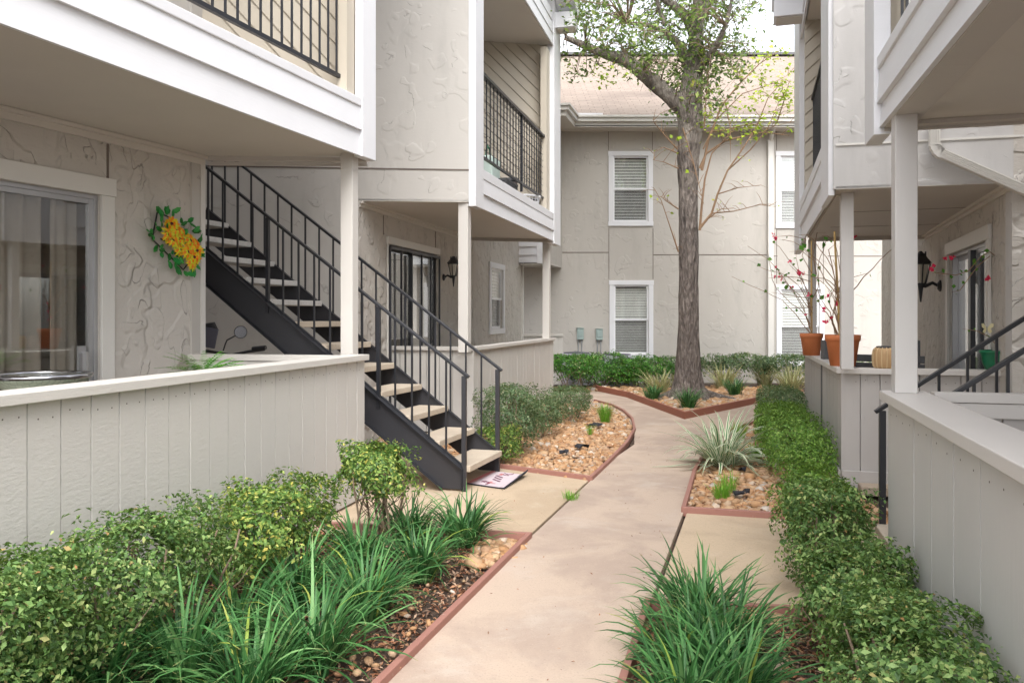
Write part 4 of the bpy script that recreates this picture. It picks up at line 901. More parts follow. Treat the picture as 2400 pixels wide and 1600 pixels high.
# ============================================================ STAIRCASES
def staircase(foot, sd, wd, width, top0, slope, rail0, rslope, nt_, run, z0, T, label, tm, t_off=-.05):
    root = thing('staircase', (*foot, 0), label, 'staircase', 'black steel outdoor staircases')
    for k, o in enumerate((0, width)):
        f = add2(foot, wd, o); out = -1 if k == 0 else 1
        S = lambda t, z, w=0: (f[0]+sd[0]*t+wd[0]*w*out, f[1]+sd[1]*t+wd[1]*w*out, z)
        prof = [(0, .012), (.31/slope-.24, .012), (T, top0+slope*T-.31), (T, top0+slope*T), (0, top0)]
        mb = MB(); n = len(prof); vs = [S(t, z, -.004) for t, z in prof]+[S(t, z, .004) for t, z in prof]
        mb.add(vs, [tuple(range(n)), tuple(range(2*n-1, n-1, -1))]+[(i, i+n, (i+1) % n+n, (i+1) % n) for i in range(n)])
        st = mb.build('stringer', M['black2'], root)
        up = (-sd[0]*.6, -sd[1]*.6, .8); mb = MB(); cw = .0275
        mb.bar(S(0, top0-.006, cw), S(T, top0+slope*T-.006, cw), .045, .009, up); mb.bar(S(.31/slope-.235, .018, cw), S(T, top0+slope*T-.304, cw), .045, .009, up)
        mb.bar(S(0, top0+.008, -.012), S(T, top0+slope*T+.008, -.012), .022, .012, up); mb.bar(S(.004, .012, .02), S(.004, top0, .02), .008, .04, (wd[0], wd[1], 0))
        mb.build('flange', M['black'], st)
        mb = MB(); mb.bar(S(-.045, rail0-.03), S(T, rail0+rslope*T), .042, .022, up); mb.build('handrail', M['black'], root, bevel=.003)
        mb = MB(); mb.bar(S(-.005, .0, .0), S(-.005, rail0-.02, .0), .036, .036); mb.build('newel_post', M['black2'], root, bevel=.002)
        t = .148; i = 1
        while t < T:
            thick = k == 0 and i in (5, 12, 19); w = .03 if thick else .014
            mb = MB(); mb.bar(S(t, top0+slope*t-(.01 if not thick else .1), 0), S(t, rail0+rslope*t-.01, 0), w, w); mb.build('baluster', M['black'], root); t += .148; i += 1
    for i in range(nt_):
        t = t_off+run*i; z = z0+.193*i; p = add2(add2(foot, sd, t), wd, .012)
        if z > top0+slope*T+.2: break
        mb = MB(); a = add2(p, wd, width-.024); mb.prism([p, a, add2(a, sd, run+.035), add2(p, sd, run+.035)], z-.05, z)
        mb.build('tread', tm if i < 7 else M['tread_w'], root, bevel=.006)
    return root
N0 = (-.39, 6.52); SB = (-.9652, .2616)
staircase(N0, SB, (.3075, .9516), .83, .185, .759, .944, .742, 15, .255, .20, 3.55, 'black steel staircase with pale concrete treads rising to the left, a mat at its foot', M['tread'])
staircase((1.992, 4.074), B, A, .70, .12, .71, .870, .71, 14, .27, .19, 3.4, 'black steel staircase behind the near right post, only its handrails showing', M['tread'])

# ============================================================ DOORMAT
mt = [G(1091, 1133), G(1152, 1104), G(1231, 1116), G(1181, 1146)]
u = (mt[3][0]-mt[0][0], mt[3][1]-mt[0][1]); v = (mt[1][0]-mt[0][0], mt[1][1]-mt[0][1])
MP = lambda a, b: (mt[0][0]+u[0]*a+v[0]*b, mt[0][1]+u[1]*a+v[1]*b)
def mz(a): return .002+(.028*max(0, a-.86)/.14 if a > .86 else 0)
root = thing('doormat', (*mt[0], 0), 'white and red printed doormat with a curled corner at the foot of the stairs', 'doormat')
M['mat_w'] = plain('mat_white', (.58, .49, .52), .85, bn=80); M['mat_r'] = plain('mat_red', (.50, .17, .17), .85); M['mat_k'] = plain('mat_backing', (.03, .03, .04), .8)
def matquad(mb, a0, a1, b0, b1, dz, thick=0):
    n = 12; vs = []; 
    for i in range(n+1):
        a = a0+(a1-a0)*i/n
        for b_ in (b0, b1):
            x, y = MP(a, b_); lift = .03*max(0, a-.82)**2/.03*(b_*.9+.1)*1.6
            vs.append((x, y, .006+lift+dz))
    mb.add(vs, [(2*i, 2*i+2, 2*i+3, 2*i+1) for i in range(n)])
mb = MB(); matquad(mb, 0, 1, 0, 1, 0); o = mb.build('mat_backing', M['mat_k'], root); s_ = o.modifiers.new('s', 'SOLIDIFY'); s_.thickness = .008
mb = MB(); matquad(mb, .01, .99, .01, .99, .003); mb.build('mat_face', M['mat_w'], root)
mb = MB(); matquad(mb, .02, .13, .01, .99, .0045); matquad(mb, .15, .165, .01, .99, .0045); matquad(mb, .90, .912, .01, .99, .0045); matquad(mb, .36, .46, .74, .86, .0045); matquad(mb, .47, .54, .12, .28, .0045); matquad(mb, .55, .66, .17, .2, .0045)
mb.build('printed_border', M['mat_r'], root)
mb = MB()
def squig(pts, w=.007):
    P3 = [Vector((*MP(a, b_), .0118)) for a, b_ in pts]; mb.tube(P3, w/2, 4)
squig([(.30, .18), (.36, .24), (.42, .22), (.50, .20), (.53, .12), (.50, .04)]); squig([(.30, .20), (.40, .16), (.50, .16)], .005)
squig([(.42, .92), (.50, .86), (.58, .84), (.66, .90), (.64, .97)]); squig([(.45, .8), (.52, .78), (.62, .78)], .005)
r_ = random.Random(5)
for row in range(3):
    for k in range(5):
        a, b_ = .34+.05*k+.05*row, .66-.13*row-.02*k; squig([(a, b_), (a+.015, b_+.05), (a+.03, b_-.01), (a+.04, b_+.03)], .004)
mb.build('printed_scroll', M['mat_r'] if False else plain('mat_ink', (.16, .05, .08), .8), root)

# ============================================================ BEDS
e1 = [add2(G(1180, 1253), (-1, .17), 1.25), l2, l1, l0]
edging(e1, 'red timber edging along the left side of the near walk', M['wedge'], .035, .032)
rk = [SL0]+rock_edge
rk[0] = ext(rock_edge[0], SL0, .25)
edging(rk, 'red timber edging curving round the rock bed beyond the staircase', M['wedge'], .035, .032)
tb = [(1.6, 15.35), G(1472, 931), G(1605, 981), G(1771, 945), (4.6, 13.7)]
edging(tb, 'brown timber edging meeting in a point before the big tree', M['wedge2'], .10, .045)
rb_ = [(3.45, 10.6)]+right_edge[::-1]+[add2(G(1817, 1213), B, .1)]
edging(rb_, 'red timber edging round the rock bed under the spider plant', M['wedge'], .04, .032)
nrb = [add2(nr1, B, .5), nr0, (nr0[0]-.287*(nr0[1]-1)+.02, 1.0)]
edging(nrb, 'red timber edging round the near right mulch bed', M['wedge'], .035, .032)
lbed = [add2(l2, (-1, .1), .04), add2(l1, (-1, 0), .03), (l0[0]-.03, l0[1]), (-2.3, .6), w0, wi, e1[0]]
chips('mulch', lbed, 14000, -.035, 'brown leaf and bark mulch under the plants at the left', 3, .034)
rocks('gravel', [G(1120, 1262), G(1238, 1262), G(1195, 1312), G(1100, 1330)], 230, .02, .04, -.04, 'orange river rocks at the tip of the near left bed', 4)
rocks('gravel', [G(1000, 1360), G(1190, 1322), G(1100, 1410), G(880, 1600), G(700, 1600)], 38, .010, .022, -.035, 'stray pebbles among the mulch of the near left bed', 14)
rbed = [rk[0]]+[(p[0]-.03, p[1]) for p in rock_edge]+[(.9, 13.6), (.55, 13.3), (-.45, 9.2), (-1.6, 9.6), (-1.3, 8.4)]
rocks('gravel', rbed, 9500, .018, .036, -.045, 'orange and white river rocks filling the bed beyond the staircase', 5)
rbed2 = [(p[0]+.02, p[1]+.02) for p in right_edge]+[(3.4, 10.6), (3.2, 8.6), add2(m0, A, .3), m0, add2(G(1817, 1213), B, .9)]
rocks('gravel', rbed2, 4300, .022, .042, -.045, 'orange river rocks in the right bed round the spider plant', 6)
tbed = [(1.7, 15.3), G(1474, 930), (2.38, 11.27), G(1768, 944), (4.5, 13.7), (5, 15.3)]
rocks('gravel', tbed, 5000, .026, .046, -.045, 'orange river rocks round the foot of the big tree', 7)
rocks('gravel', [(-1, 15.35), (5.5, 15.2), (5.5, 16), (-1, 16)], 1500, .035, .07, -.045, 'river rocks in a strip before the back wall hedges', 8)
nbed = [nr0, (nr0[0]-.287*2.9+.04, 1.05), (1.25, 1.05), add2(nr1, B, .3)]
chips('mulch', nbed, 7000, -.035, 'brown shredded mulch in the near right bed', 9, .034)
chips('mulch', [(1.2, 1.0), add2(nr1, B, -.1), add2(nr1, B, .5), (1.6, 2)], 3000, -.035, 'brown mulch under the near right hedge', 10, .034)
rocks('gravel', [G(1700, 1430), G(1850, 1435), G(1880, 1600), G(1760, 1600)], 26, .012, .035, -.035, 'few stray pebbles in the near right mulch', 15)
chips('fallen_leaves', [l1, l2, K1, G(1480, 1010), RB, r3, r2, r1], 90, .001, 'few scattered fallen leaf bits on the walk', 31, .016)
chips('fallen_leaves', [SL0, K1, l2, SLn, (-.6, 5.6)], 40, .0, 'few leaf bits on the pad at the stair foot', 32, .016)
chips('leaf_litter', rbed2, 500, .0, 'dry leaves caught among the right bed rocks', 33, .04)
chips('leaf_litter', rbed, 600, .0, 'dry leaves caught among the left bed rocks', 34, .04)
M['fabric'] = plain('weed_fabric', (.02, .02, .026), .8)
for i, (px, py, s, lb) in enumerate(((1398, 1000, .11, 'black torn weed fabric by the tufted grass, beside a white stone'), (1365, 1052, .08, 'black sliver of weed fabric in the middle of the left rock bed'), (1323, 1066, .045, 'tiny black scrap of weed fabric left of the sliver in the rock bed'), (1730, 1166, .06, 'black crumpled scrap of weed fabric by the right bed front edging'), (1747, 1160, .04, 'smaller black scrap touching the crumpled one in the right bed'), (1741, 1108, .045, 'black scrap of weed fabric just below the spider plant leaves'), (1770, 1033, .05, 'black scrap of weed fabric behind the spider plant by the hedge'))):
    c = G(px, py); rr = random.Random(i+3); mb = MB(); n = 9; vs = [(c[0], c[1], .055)]
    for k in range(n):
        an = 6.28*k/n; q = s*rr.uniform(.5, 1.2); vs.append((c[0]+math.cos(an)*q*1.1, c[1]+math.sin(an)*q*.8, rr.uniform(.02, .06)))
    mb.add(vs, [(0, k+1, (k+1) % n+1) for k in range(n)]); mb.add([(x, y, z-.012) for x, y, z in vs], [(0, (k+1) % n+1, k+1) for k in range(n)])
    tag(mb.build('fabric_scrap', M['fabric'], None), lb, 'fabric scrap', 'black fabric scraps in the rock beds')

# ============================================================ GRASS CLUMPS
def clump(c, n, ln, w, mat, label, group, seed, name='grass_clump', cat='grass clump', **kw):
    V, Q, UV = blades('b', c, n, ln, w, mat, seed, **kw); o = np_mesh(name, V, Q, M[mat], None, org=(c[0], c[1], kw.get('z', 0)), uv=UV, smooth=True)
    return tag(o, label, cat, group)
gl = 'dark green lilyturf clumps at the left of the walk'
LC = [((235, 1640), .46, 'clump of lilyturf cut by the bottom edge, nearest the lower left corner'), ((430, 1600), .48, 'lilyturf clump second from the lower left corner, below the leafy hedge'),
      ((560, 1500), .42, 'lilyturf clump in front of the gap in the left hedge'), ((740, 1560), .52, 'largest lilyturf clump, spilling toward the walk at the bottom'),
      ((700, 1415), .46, 'tall upright lilyturf clump behind the largest one'), ((860, 1440), .42, 'lilyturf clump between the largest one and the red edging'),
      ((850, 1330), .42, 'lilyturf clump in front of the yellow-tipped shrub'), ((985, 1350), .40, 'lilyturf clump overhanging the bare mulch in mid bed'),
      ((960, 1265), .38, 'lilyturf clump below the round-headed shrub'), ((1085, 1270), .42, 'farthest lilyturf clump, beside the rocks at the bed tip'),
      ((590, 1640), .42, 'lilyturf clump cut by the bottom edge between two larger ones'), ((60, 1700), .40, 'lilyturf leaves in the very lower left corner')]
for i, ((px, py), ln, lb) in enumerate(LC): clump(G(px, py), 190, ln*.93, .0125, 'blade', lb, gl, 50+i, spread=.07, z=-.02, droop=1.25, up=.85)
gr = 'dark green lilyturf clumps at the right of the walk'
for i, ((px, py), ln, lb) in enumerate((((1605, 1575), .40, 'lilyturf clump leaning over the right edge of the walk'), ((1700, 1550), .42, 'right-hand lilyturf clump, beside the bare mulch and hedge'), ((1640, 1478), .44, 'lilyturf clump at the back of the right group, tallest blades over the pad'), ((1610, 1700), .40, 'lilyturf clump cut by the bottom edge beside the walk'), ((1720, 1660), .40, 'lilyturf clump cut by the bottom edge beside the right hedge'))):
    clump(G(px, py), 190, ln*.95, .0125, 'blade', lb, gr, 80+i, spread=.075, z=-.02, droop=1.2, up=.9)
sp = G(1692, 1092); clump(sp, 150, .62, .030, 'blade_v', 'cream-striped spider plant spreading over the right rock bed', None, 91, 'spider_plant', 'spider plant', spread=.09, droop=1.3, seg=8, up=.55)
for i, (px, py, ln, n_, lb) in enumerate(((1545, 905, .5, 90, 'striped grass clump left of the tree trunk'), (1696, 898, .55, 130, 'striped grass clump just right of the tree trunk'), (1793, 890, .55, 120, 'striped grass clump second right of the trunk, before the wall hedge'), (1855, 905, .60, 150, 'largest striped grass clump beside the grey board wall'), (1590, 895, .45, 60, 'sparse striped grass right behind the tree trunk'))):
    clump(G(px, py+14), n_, ln, .02, 'blade_y', lb, 'striped grass clumps before the back wall', 95+i, spread=.12, up=.9)
for i, (px, py, ln, lb) in enumerate(((1530, 937, .32, 'small green lilyturf at the left of the tree foot'), (1612, 955, .36, 'small green lilyturf right in front of the tree foot'), (1722, 925, .36, 'small green lilyturf right of the tree roots'))):
    clump(G(px, py), 170, ln, .013, 'blade', lb, 'small lilyturf clumps round the tree', 110+i, spread=.09)
for i, (px, py, ln, n_, lb) in enumerate(((1418, 988, .26, 260, 'bright green feathery tuft at the far end of the left rock bed'), (1383, 1018, .14, 50, 'tiny green sprig in the middle of the left rock bed'), (1692, 1168, .13, 170, 'bright green tuft near the front of the right rock bed'), (1708, 1150, .16, 80, 'thin green sprig behind the front tuft of the right rock bed'), (1732, 1030, .22, 160, 'bright green tuft behind the spider plant'), (1770, 1075, .18, 160, 'green tuft between the spider plant and the hedge'), (1338, 1170, .07, 90, 'weed growing in the joint between walk and pad'))):
    clump(G(px, py), n_, ln, .004, 'blade_g', lb, 'bright green tufts and weeds', 120+i, name='grass_tuft', cat='grass tuft', spread=.06 if n_ > 60 else .03, up=1.3, seg=4, droop=.5)

# ============================================================ HEDGES AND SHRUBS
hl = 'shrubs along the left board wall'
az = math.atan2(1, .24)
def WP(Y, off): return (w1[0]-.24*(w1[1]-Y)+off, Y)
shrub('hedge_shrub', WP(2.35, .34), .60, .27, .62, 19000, M['hedge'], 'leafy hedge shrub filling the lower left corner before the board wall', hl, az, .025, .35, seed=1, sparse_low=.8, zb=.06, stems=10)
shrub('hedge_shrub', WP(3.25, .33), .55, .24, .57, 14500, M['hedge'], 'middle hedge shrub at the left with bare lower stems and a gap beneath', hl, az, .025, .35, seed=2, zb=.14, sparse_low=.35, stems=10)
shrub('hedge_shrub', WP(4.25, .36), .50, .24, .51, 9500, M['hedge_y'], 'yellow-tipped shrub between the long hedge and the round-headed one', hl, az, .029, .15, seed=3, zb=.08, stems=9, topmat=1)
shrub('round_shrub', (-.84, 5.05), .26, .25, .60, 6500, M['hedge_y'], 'round-headed shrub on bare stems right against the foot of the black staircase', hl, 0, .028, .1, seed=4, zb=.26, sparse_low=.15, stems=12, sprig=50)
hr = 'shrubs of the right hedge row'
shrub('hedge_shrub', G(1920, 1560)[0:1]+(2.62,), .42, .27, .50, 13000, M['hedge'], 'broad clipped shrub at the bottom of the right hedge, nearest the viewer', hr, az, .024, .3, seed=5, stems=8) if False else None
def HP(Y, x): return (x, Y)
shrub('hedge_shrub', (1.16, 2.35), .50, .22, .53, 15000, M['hedge'], 'broad clipped shrub at the bottom right, nearest the viewer', hr, az, .022, .3, seed=5, stems=8, zb=.05, sparse_low=.9)
shrub('hedge_shrub', (1.41, 3.28), .39, .22, .45, 10500, M['hedge'], 'second shrub of the right hedge, with a loose arching branch to the right', hr, az, .024, .2, seed=6, stems=8, zb=.08, sparse_low=.7)
shrub('hedge_shrub', (1.62, 4.17), .36, .195, .53, 9500, M['hedge'], 'third shrub of the right hedge, beside the pale concrete pad', hr, az, .024, .25, seed=7, stems=8, zb=.08, sparse_low=.7)
shrub('hedge_shrub', (1.89, 5.03), .33, .195, .40, 9500, M['hedge_g'], 'fourth shrub of the right hedge, ending at the red edging', hr, az, .024, .25, seed=8, stems=8, zb=.08, sparse_low=.7)
shrub('box_hedge', (2.72, 7.95), 1.50, .27, .46, 24000, M['hedge_g'], 'long clipped box hedge with a flat bright green top beside the weathered wall', hr, az, .025, .8, seed=9, stems=14, zb=.02, sparse_low=.9, sprig=150)
shrub('box_hedge', (3.42, 10.3), .95, .27, .48, 12000, M['hedge_d'], 'farther length of clipped hedge beside the weathered wall', hr, az, .026, .8, seed=10, stems=10, zb=.02, sparse_low=.9)
hb = 'shrubs along the far patio wall at the left'
shrub('hedge_shrub', (-.03, 8.35), .46, .30, .68, 9000, M['hedge_d'], 'tall grey-green shrub right behind the handrail end of the staircase', hb, az, .026, .25, seed=11, zb=.06, sparse_low=.5)
shrub('hedge_shrub', (-.13, 7.72), .22, .2, .34, 2600, M['hedge_y'], 'low lime-leaved shoots under the grey-green shrub by the newel post', hb, 0, .03, .1, seed=12, zb=.04)
shrub('hedge_shrub', (.30, 9.6), .50, .26, .44, 5500, M['hedge_d'], 'low grey-green shrub beyond the tall one, along the rock bed', hb, az, .026, .25, seed=13, zb=.05)
shrub('hedge_shrub', (.75, 11.1), .62, .30, .42, 6000, M['hedge_d'], 'farthest low grey-green shrub at the end of the left rock bed', hb, az, .028, .25, seed=14, zb=.05)
hk = 'glossy shrubs before the back wall'
for i, (px, Y, rx, ry, h, zb_s, n_, mt_, lb) in enumerate(((1325, 15.2, .62, .4, .68, .22, 5200, 'gloss', 'leggy glossy shrub at the left end, bare stems over the walk'), (1405, 16.0, .62, .45, .66, .05, 5200, 'gloss', 'glossy shrub in front of the left air conditioner'), (1470, 16.1, .42, .4, .54, .05, 3200, 'gloss', 'small glossy shrub in front of the right air conditioner'), (1528, 16.0, .46, .42, .62, .05, 4000, 'gloss', 'bright glossy shrub below the lower window, left of the tree'), (1600, 16.4, .3, .3, .60, .2, 900, 'hedge_d', 'thin dark shrub hidden behind the tree trunk'), (1722, 16.5, .78, .38, .62, .2, 6000, 'hedge_d', 'dark hedge shrub right of the trunk with bare lower stems'), (1850, 16.5, .70, .38, .60, .18, 5200, 'hedge_d', 'dark hedge shrub in front of the right lower window'), (1975, 16.5, .7, .4, .58, .1, 2500, 'hedge_d', 'dark hedge shrub mostly hidden by the weathered wall'))):
    shrub('glossy_shrub', (bx(px, Y), Y), rx, ry, h, n_, M[mt_], lb, hk, 0, .048, .3, seed=30+i, zb=zb_s, sparse_low=.3, wr=.5, sprig=30, stems=9)

# ============================================================ AIR CONDITIONERS
for i, (pa, pb, py, Y, lb) in enumerate(((1318, 1389, 829, 16.55, 'left air conditioning unit behind the glossy shrubs, under the electrical boxes'), (1417, 1488, 833, 16.4, 'right air conditioning unit, overlapping the lower window corner'))):
    a, b_ = bx(pa, Y), bx(pb, Y); w_ = b_-a; zt_ = Z(py, Y); c = ((a+b_)/2, Y+w_/2)
    root = thing('air_conditioner', (*c, 0), lb, 'air conditioner', 'air conditioning units by the back wall')
    mb = MB(); mb.box((*c, zt_-.04), w_, w_, .08); mb.box((*c, .05), w_, w_, .1)
    for sx in (-1, 1):
        for sy in (-1, 1): mb.box((c[0]+sx*(w_/2-.03), c[1]+sy*(w_/2-.03), zt_/2), .06, .06, zt_-.18)
    for k in range(8): mb.box((a+.06+(w_-.12)*(k+.5)/8, Y+.012, zt_/2), .035, .02, zt_-.18)
    mb.build('casing', M['acm'], root, bevel=.006)
    mb = MB(); mb.box((*c, zt_/2), w_-.08, w_-.08, zt_-.17); mb.build('coil', M['acd'], root)
    mb = MB(); mb.lathe((*c, zt_), [(w_*.43, .001), (w_*.43, .02), (.05, .035), (.05, .04)], 28); mb.build('fan_grille', M['acd'], root)

# ============================================================ WALL LANTERNS
def lantern(pt, nrm, zc_, s, label, group=None):
    root = thing('wall_lantern', (*pt, zc_), label, 'wall lantern', 'black carriage lanterns on the walls')
    c = add2(pt, nrm, .17*s); t = Vector((-nrm[1], nrm[0], 0)); n3 = Vector((*nrm, 0)); c3 = Vector((*c, zc_))
    mb = MB(); P0 = Vector((*pt, zc_-.12*s)); mb.tube([P0, P0+n3*.012*s, P0+n3*.03*s], [.055*s, .055*s, .03*s], 14)
    mb.tube([P0+n3*.02*s, P0+n3*.07*s+Vector((0, 0, .03*s)), P0+n3*.13*s+Vector((0, 0, 0)), c3+Vector((0, 0, -.11*s))], [.014*s, .016*s, .018*s, .02*s], 8)
    mb.tube([c3+Vector((0, 0, -.10*s)), c3+Vector((0, 0, -.14*s)), c3+Vector((0, 0, -.27*s))], [.028*s, .022*s, .006*s], 8); mb.build('bracket', M['black'], root)
    mb = MB(); lo, hi = .045*s, .085*s; zl, zh = -.10*s, .09*s; Cn = lambda r, z, a: c3+Vector((math.cos(a)*r, math.sin(a)*r, z))
    for k in range(6): a = k*math.pi/3+.3; mb.bar(Cn(lo, zl, a), Cn(hi, zh, a), .010*s, .010*s)
    for z, r in ((zl, lo), (zh, hi)): mb.lathe(tuple(c3), [(r+.006*s, z-.006*s), (r+.006*s, z+.006*s)], 6)
    mb.build('cage', M['black'], root)
    mb = MB(); mb.lathe(tuple(c3), [(hi+.015*s, zh+.004*s), (hi+.02*s, zh+.014*s), (.052*s, zh+.075*s), (.05*s, zh+.095*s), (.03*s, zh+.10*s), (.012*s, zh+.12*s)], 6)
    for k in range(6): a = k*math.pi/3; mb.bar(Cn(.048*s, zh+.07*s, a), Cn(.048*s, zh+.115*s, a), .012*s, .008*s)
    mb.build('lamp_cap', M['black'], root)
    mb = MB(); mb.lathe(tuple(c3), [(lo-.008*s, zl+.01*s), (hi-.010*s, zh-.008*s)], 6); mb.build('lamp_glass', M['bulb'], root); return root
lp = L(1039, C2, P2); lantern(lp, (dD[1], -dD[0]), Z(632, lp[1]), .92, 'black lantern on the heavy stucco between the left sliding door and a post')
lp = L(2205, J0, J1); lantern(lp, (-dJ[1], dJ[0]), Z(640, lp[1]), 1.15, 'black lantern on the right patio wall, partly behind vine leaves')

# ============================================================ FLOWER WREATH
wc = L(398, E0, C1); zc_ = Z(570, wc[1]); wn = nW
def WQ(s, z, o): p = add2(add2(wc, dW, s), wn, o); return np.array((p[0], p[1], zc_+z))
root = thing('flower_wreath', (*wc, zc_), 'artificial sunflower spray with green leaves hanging on the left stucco wall', 'flower wreath')
def ws2(px, py): w_ = L(px, E0, C1); return ((w_[0]-wc[0])*dW[0]+(w_[1]-wc[1])*dW[1], Z(py, w_[1])-zc_)
mb = MB()
for p_, q_ in (((364, 498), (352, 560)), ((352, 560), (425, 632)), ((364, 498), (398, 512)), ((398, 512), (450, 600)), ((425, 632), (450, 600)), ((372, 560), (440, 590))):
    a, b_ = ws2(*p_), ws2(*q_); mb.tube([tuple(WQ(a[0], a[1], .02)), tuple(WQ(b_[0], b_[1], .02))], .006, 5)
mb.build('wire_frame', M['black'], root)
Vs, Qs = [], []; rg = np.random.default_rng(3)
T3 = np.array((dW[0], dW[1], 0.)); N3 = np.array((wn[0], wn[1], 0.)); U3 = np.array((0, 0, 1.))
def ws(px, py): w_ = L(px, E0, C1); return ((w_[0]-wc[0])*dW[0]+(w_[1]-wc[1])*dW[1], Z(py, w_[1])-zc_)
FL = [ws(*p) for p in ((384, 526), (370, 551), (406, 545), (386, 566), (401, 563), (429, 565), (442, 575), (403, 586), (440, 588), (418, 592), (433, 604), (429, 615), (394, 540))]
m_hearts = plain('flower_heart', (.08, .02, .015), .8)
for (s, z) in FL:
    R_ = .072*rg.uniform(.85, 1.15); ax = N3+rg.normal(0, .3)*T3+rg.normal(0, .25)*U3; ax /= np.linalg.norm(ax); fb = MB()
    e1_ = np.cross(ax, U3); e1_ /= np.linalg.norm(e1_); e2_ = np.cross(ax, e1_); c = WQ(s, z, .06+rg.uniform(0, .03))
    for ring, (cnt, rr_, lift) in enumerate(((16, R_, .0), (13, R_*.8, .010), (10, R_*.55, .018))):
        for k in range(cnt):
            a = 6.283*k/cnt+rg.normal(0, .1)+ring*.2; d_ = e1_*math.cos(a)+e2_*math.sin(a); w_ = np.cross(ax, d_)*.0115
            b0 = c+d_*.010+ax*lift; b1_ = c+d_*rr_*.6+ax*(lift+.012); b2_ = c+d_*rr_*rg.uniform(.85, 1.1)+ax*(lift-.004); fb.add([b0, b1_-w_, b2_, b1_+w_], [(0, 1, 2, 3)])
    fb.tube([tuple(c+ax*.004), tuple(c+ax*.016), tuple(c+ax*.02)], [.013, .013, .006], 9, mi=1); fb.build('flower', [M['petal'], m_hearts], root)
lv, lq = [], []
LP = [(365, 500), (363, 515), (390, 503), (410, 518), (427, 524), (448, 545), (343, 543), (350, 562), (358, 528), (368, 592), (381, 612), (395, 592), (409, 602), (460, 570), (457, 590), (449, 618), (441, 630), (425, 642), (405, 620), (379, 578), (372, 536), (420, 553), (412, 577), (350, 552), (356, 575), (372, 512), (398, 612), (452, 604), (388, 600), (376, 500)]
for k in range(len(LP)*2):
    px_, py_ = LP[k//2]; s, z = ws(px_+rg.normal(0, 4), py_+rg.normal(0, 4)); a = math.atan2(z, s)+rg.normal(0, .7)
    d_ = T3*math.cos(a)+U3*math.sin(a)+N3*rg.uniform(.1, .6); d_ /= np.linalg.norm(d_); n3 = N3+rg.normal(0, .35, 3); w_ = np.cross(n3, d_); w_ /= np.linalg.norm(w_); ln = rg.uniform(.055, .085); c = WQ(s*.93, z*.93, .035+rg.uniform(0, .03)); n_ = len(lv)
    mid = c+d_*ln*.5+N3*.01; lv += [c, c+d_*ln*.28-w_*ln*.26, c+d_*ln*.7-w_*ln*.24, c+d_*ln, c+d_*ln*.7+w_*ln*.24, c+d_*ln*.28+w_*ln*.26, mid]
    lq += [(n_, n_+1, n_+2, n_+6), (n_+6, n_+2, n_+3, n_+3), (n_, n_+6, n_+4, n_+5), (n_+6, n_+3, n_+4, n_+4)]
me = bpy.data.meshes.new('leaves'); lo_ = np.mean(lv, 0); me.from_pydata([tuple(p-lo_) for p in lv], [], [tuple(dict.fromkeys(q)) for q in lq]); link('leaves', me, M['wleaf'], root, tuple(lo_))

# ============================================================ GLASS-TOPPED TABLE, FERN
tc = (-2.52, 4.35); tz = Z(886, 4.15); root = thing('bar_table', (*tc, 0), 'round table with a chrome rim before the left sliding door', 'table'); R_ = .235
mb = MB(); n = 40; mb.tube([(tc[0]+R_*math.cos(6.2832*k/n), tc[1]+R_*math.sin(6.2832*k/n), tz) for k in range(n+1)], .013, 8, cap=False); mb.smooth = True; mb.build('rim', M['chrome'], root)
mb = MB(); mb.lathe((*tc, tz), [(R_-.012, -.005), (R_-.012, .004)], 40); mb.build('tabletop', M['glass'], root)
m_, nt_, b_ = newmat('pale_tiles'); br = N(nt_, 'ShaderNodeTexBrick'); br.inputs['Scale'].default_value = 14; br.inputs['Color1'].default_value = (.40, .45, .33, 1); br.inputs['Color2'].default_value = (.50, .54, .42, 1); br.inputs['Mortar'].default_value = (.3, .34, .26, 1)
LK(nt_, pos(nt_, obj=True), br.inputs['Vector']); LK(nt_, br.outputs[0], b_.inputs['Base Color']); M['tile'] = m_
mb = MB(); mb.lathe((*tc, 0), [(R_*.7, .015), (R_*.7, .1), (R_*.75, tz-.08), (R_*.97, tz-.02), (R_*.97, tz-.012)], 36); mb.build('base', M['tile'], root)
fc = G(474, 864, 1.0); fc = ((474-1200)/F*5.3, 5.3); root = thing('potted_fern', (*fc, 0), 'bright green feathery fern rising just above the left wall cap rail', 'fern')
mb = MB(); mb.lathe((*fc, 0), [(.10, .015), (.12, .5), (.13, .92), (.145, .96), (.145, .99), (.12, .99)], 20); mb.build('plant_pot', M['charc'], root)
fv, fq = [], []
for k in range(34):
    a = 6.283*k/34+rg.normal(0, .2); ln = rg.uniform(.19, .30); el = rg.uniform(.7, 1.45)
    for j in range(14):
        t = (j+1)/14; th = el-t*1.0; r_s = ln*t*math.cos(el-.5*t); z = .99+ln*t*math.sin(el-.45*t); base = np.array((fc[0]+r_s*math.cos(a), fc[1]+r_s*math.sin(a), z)); sd_ = np.array((-math.sin(a), math.cos(a), .15)); fw = np.array((math.cos(a), math.sin(a), .1))
        for sg in (-1, 1):
            tip = base+sd_*sg*.045*(1-t*.7)+fw*.02; w_ = fw*.010; n_ = len(fv); fv += [base-w_, base+w_, tip+w_*.6, tip-w_*.6]; fq.append((n_, n_+1, n_+2, n_+3))
np_mesh('fronds', np.array(fv), np.array(fq), M['fernm'], root)

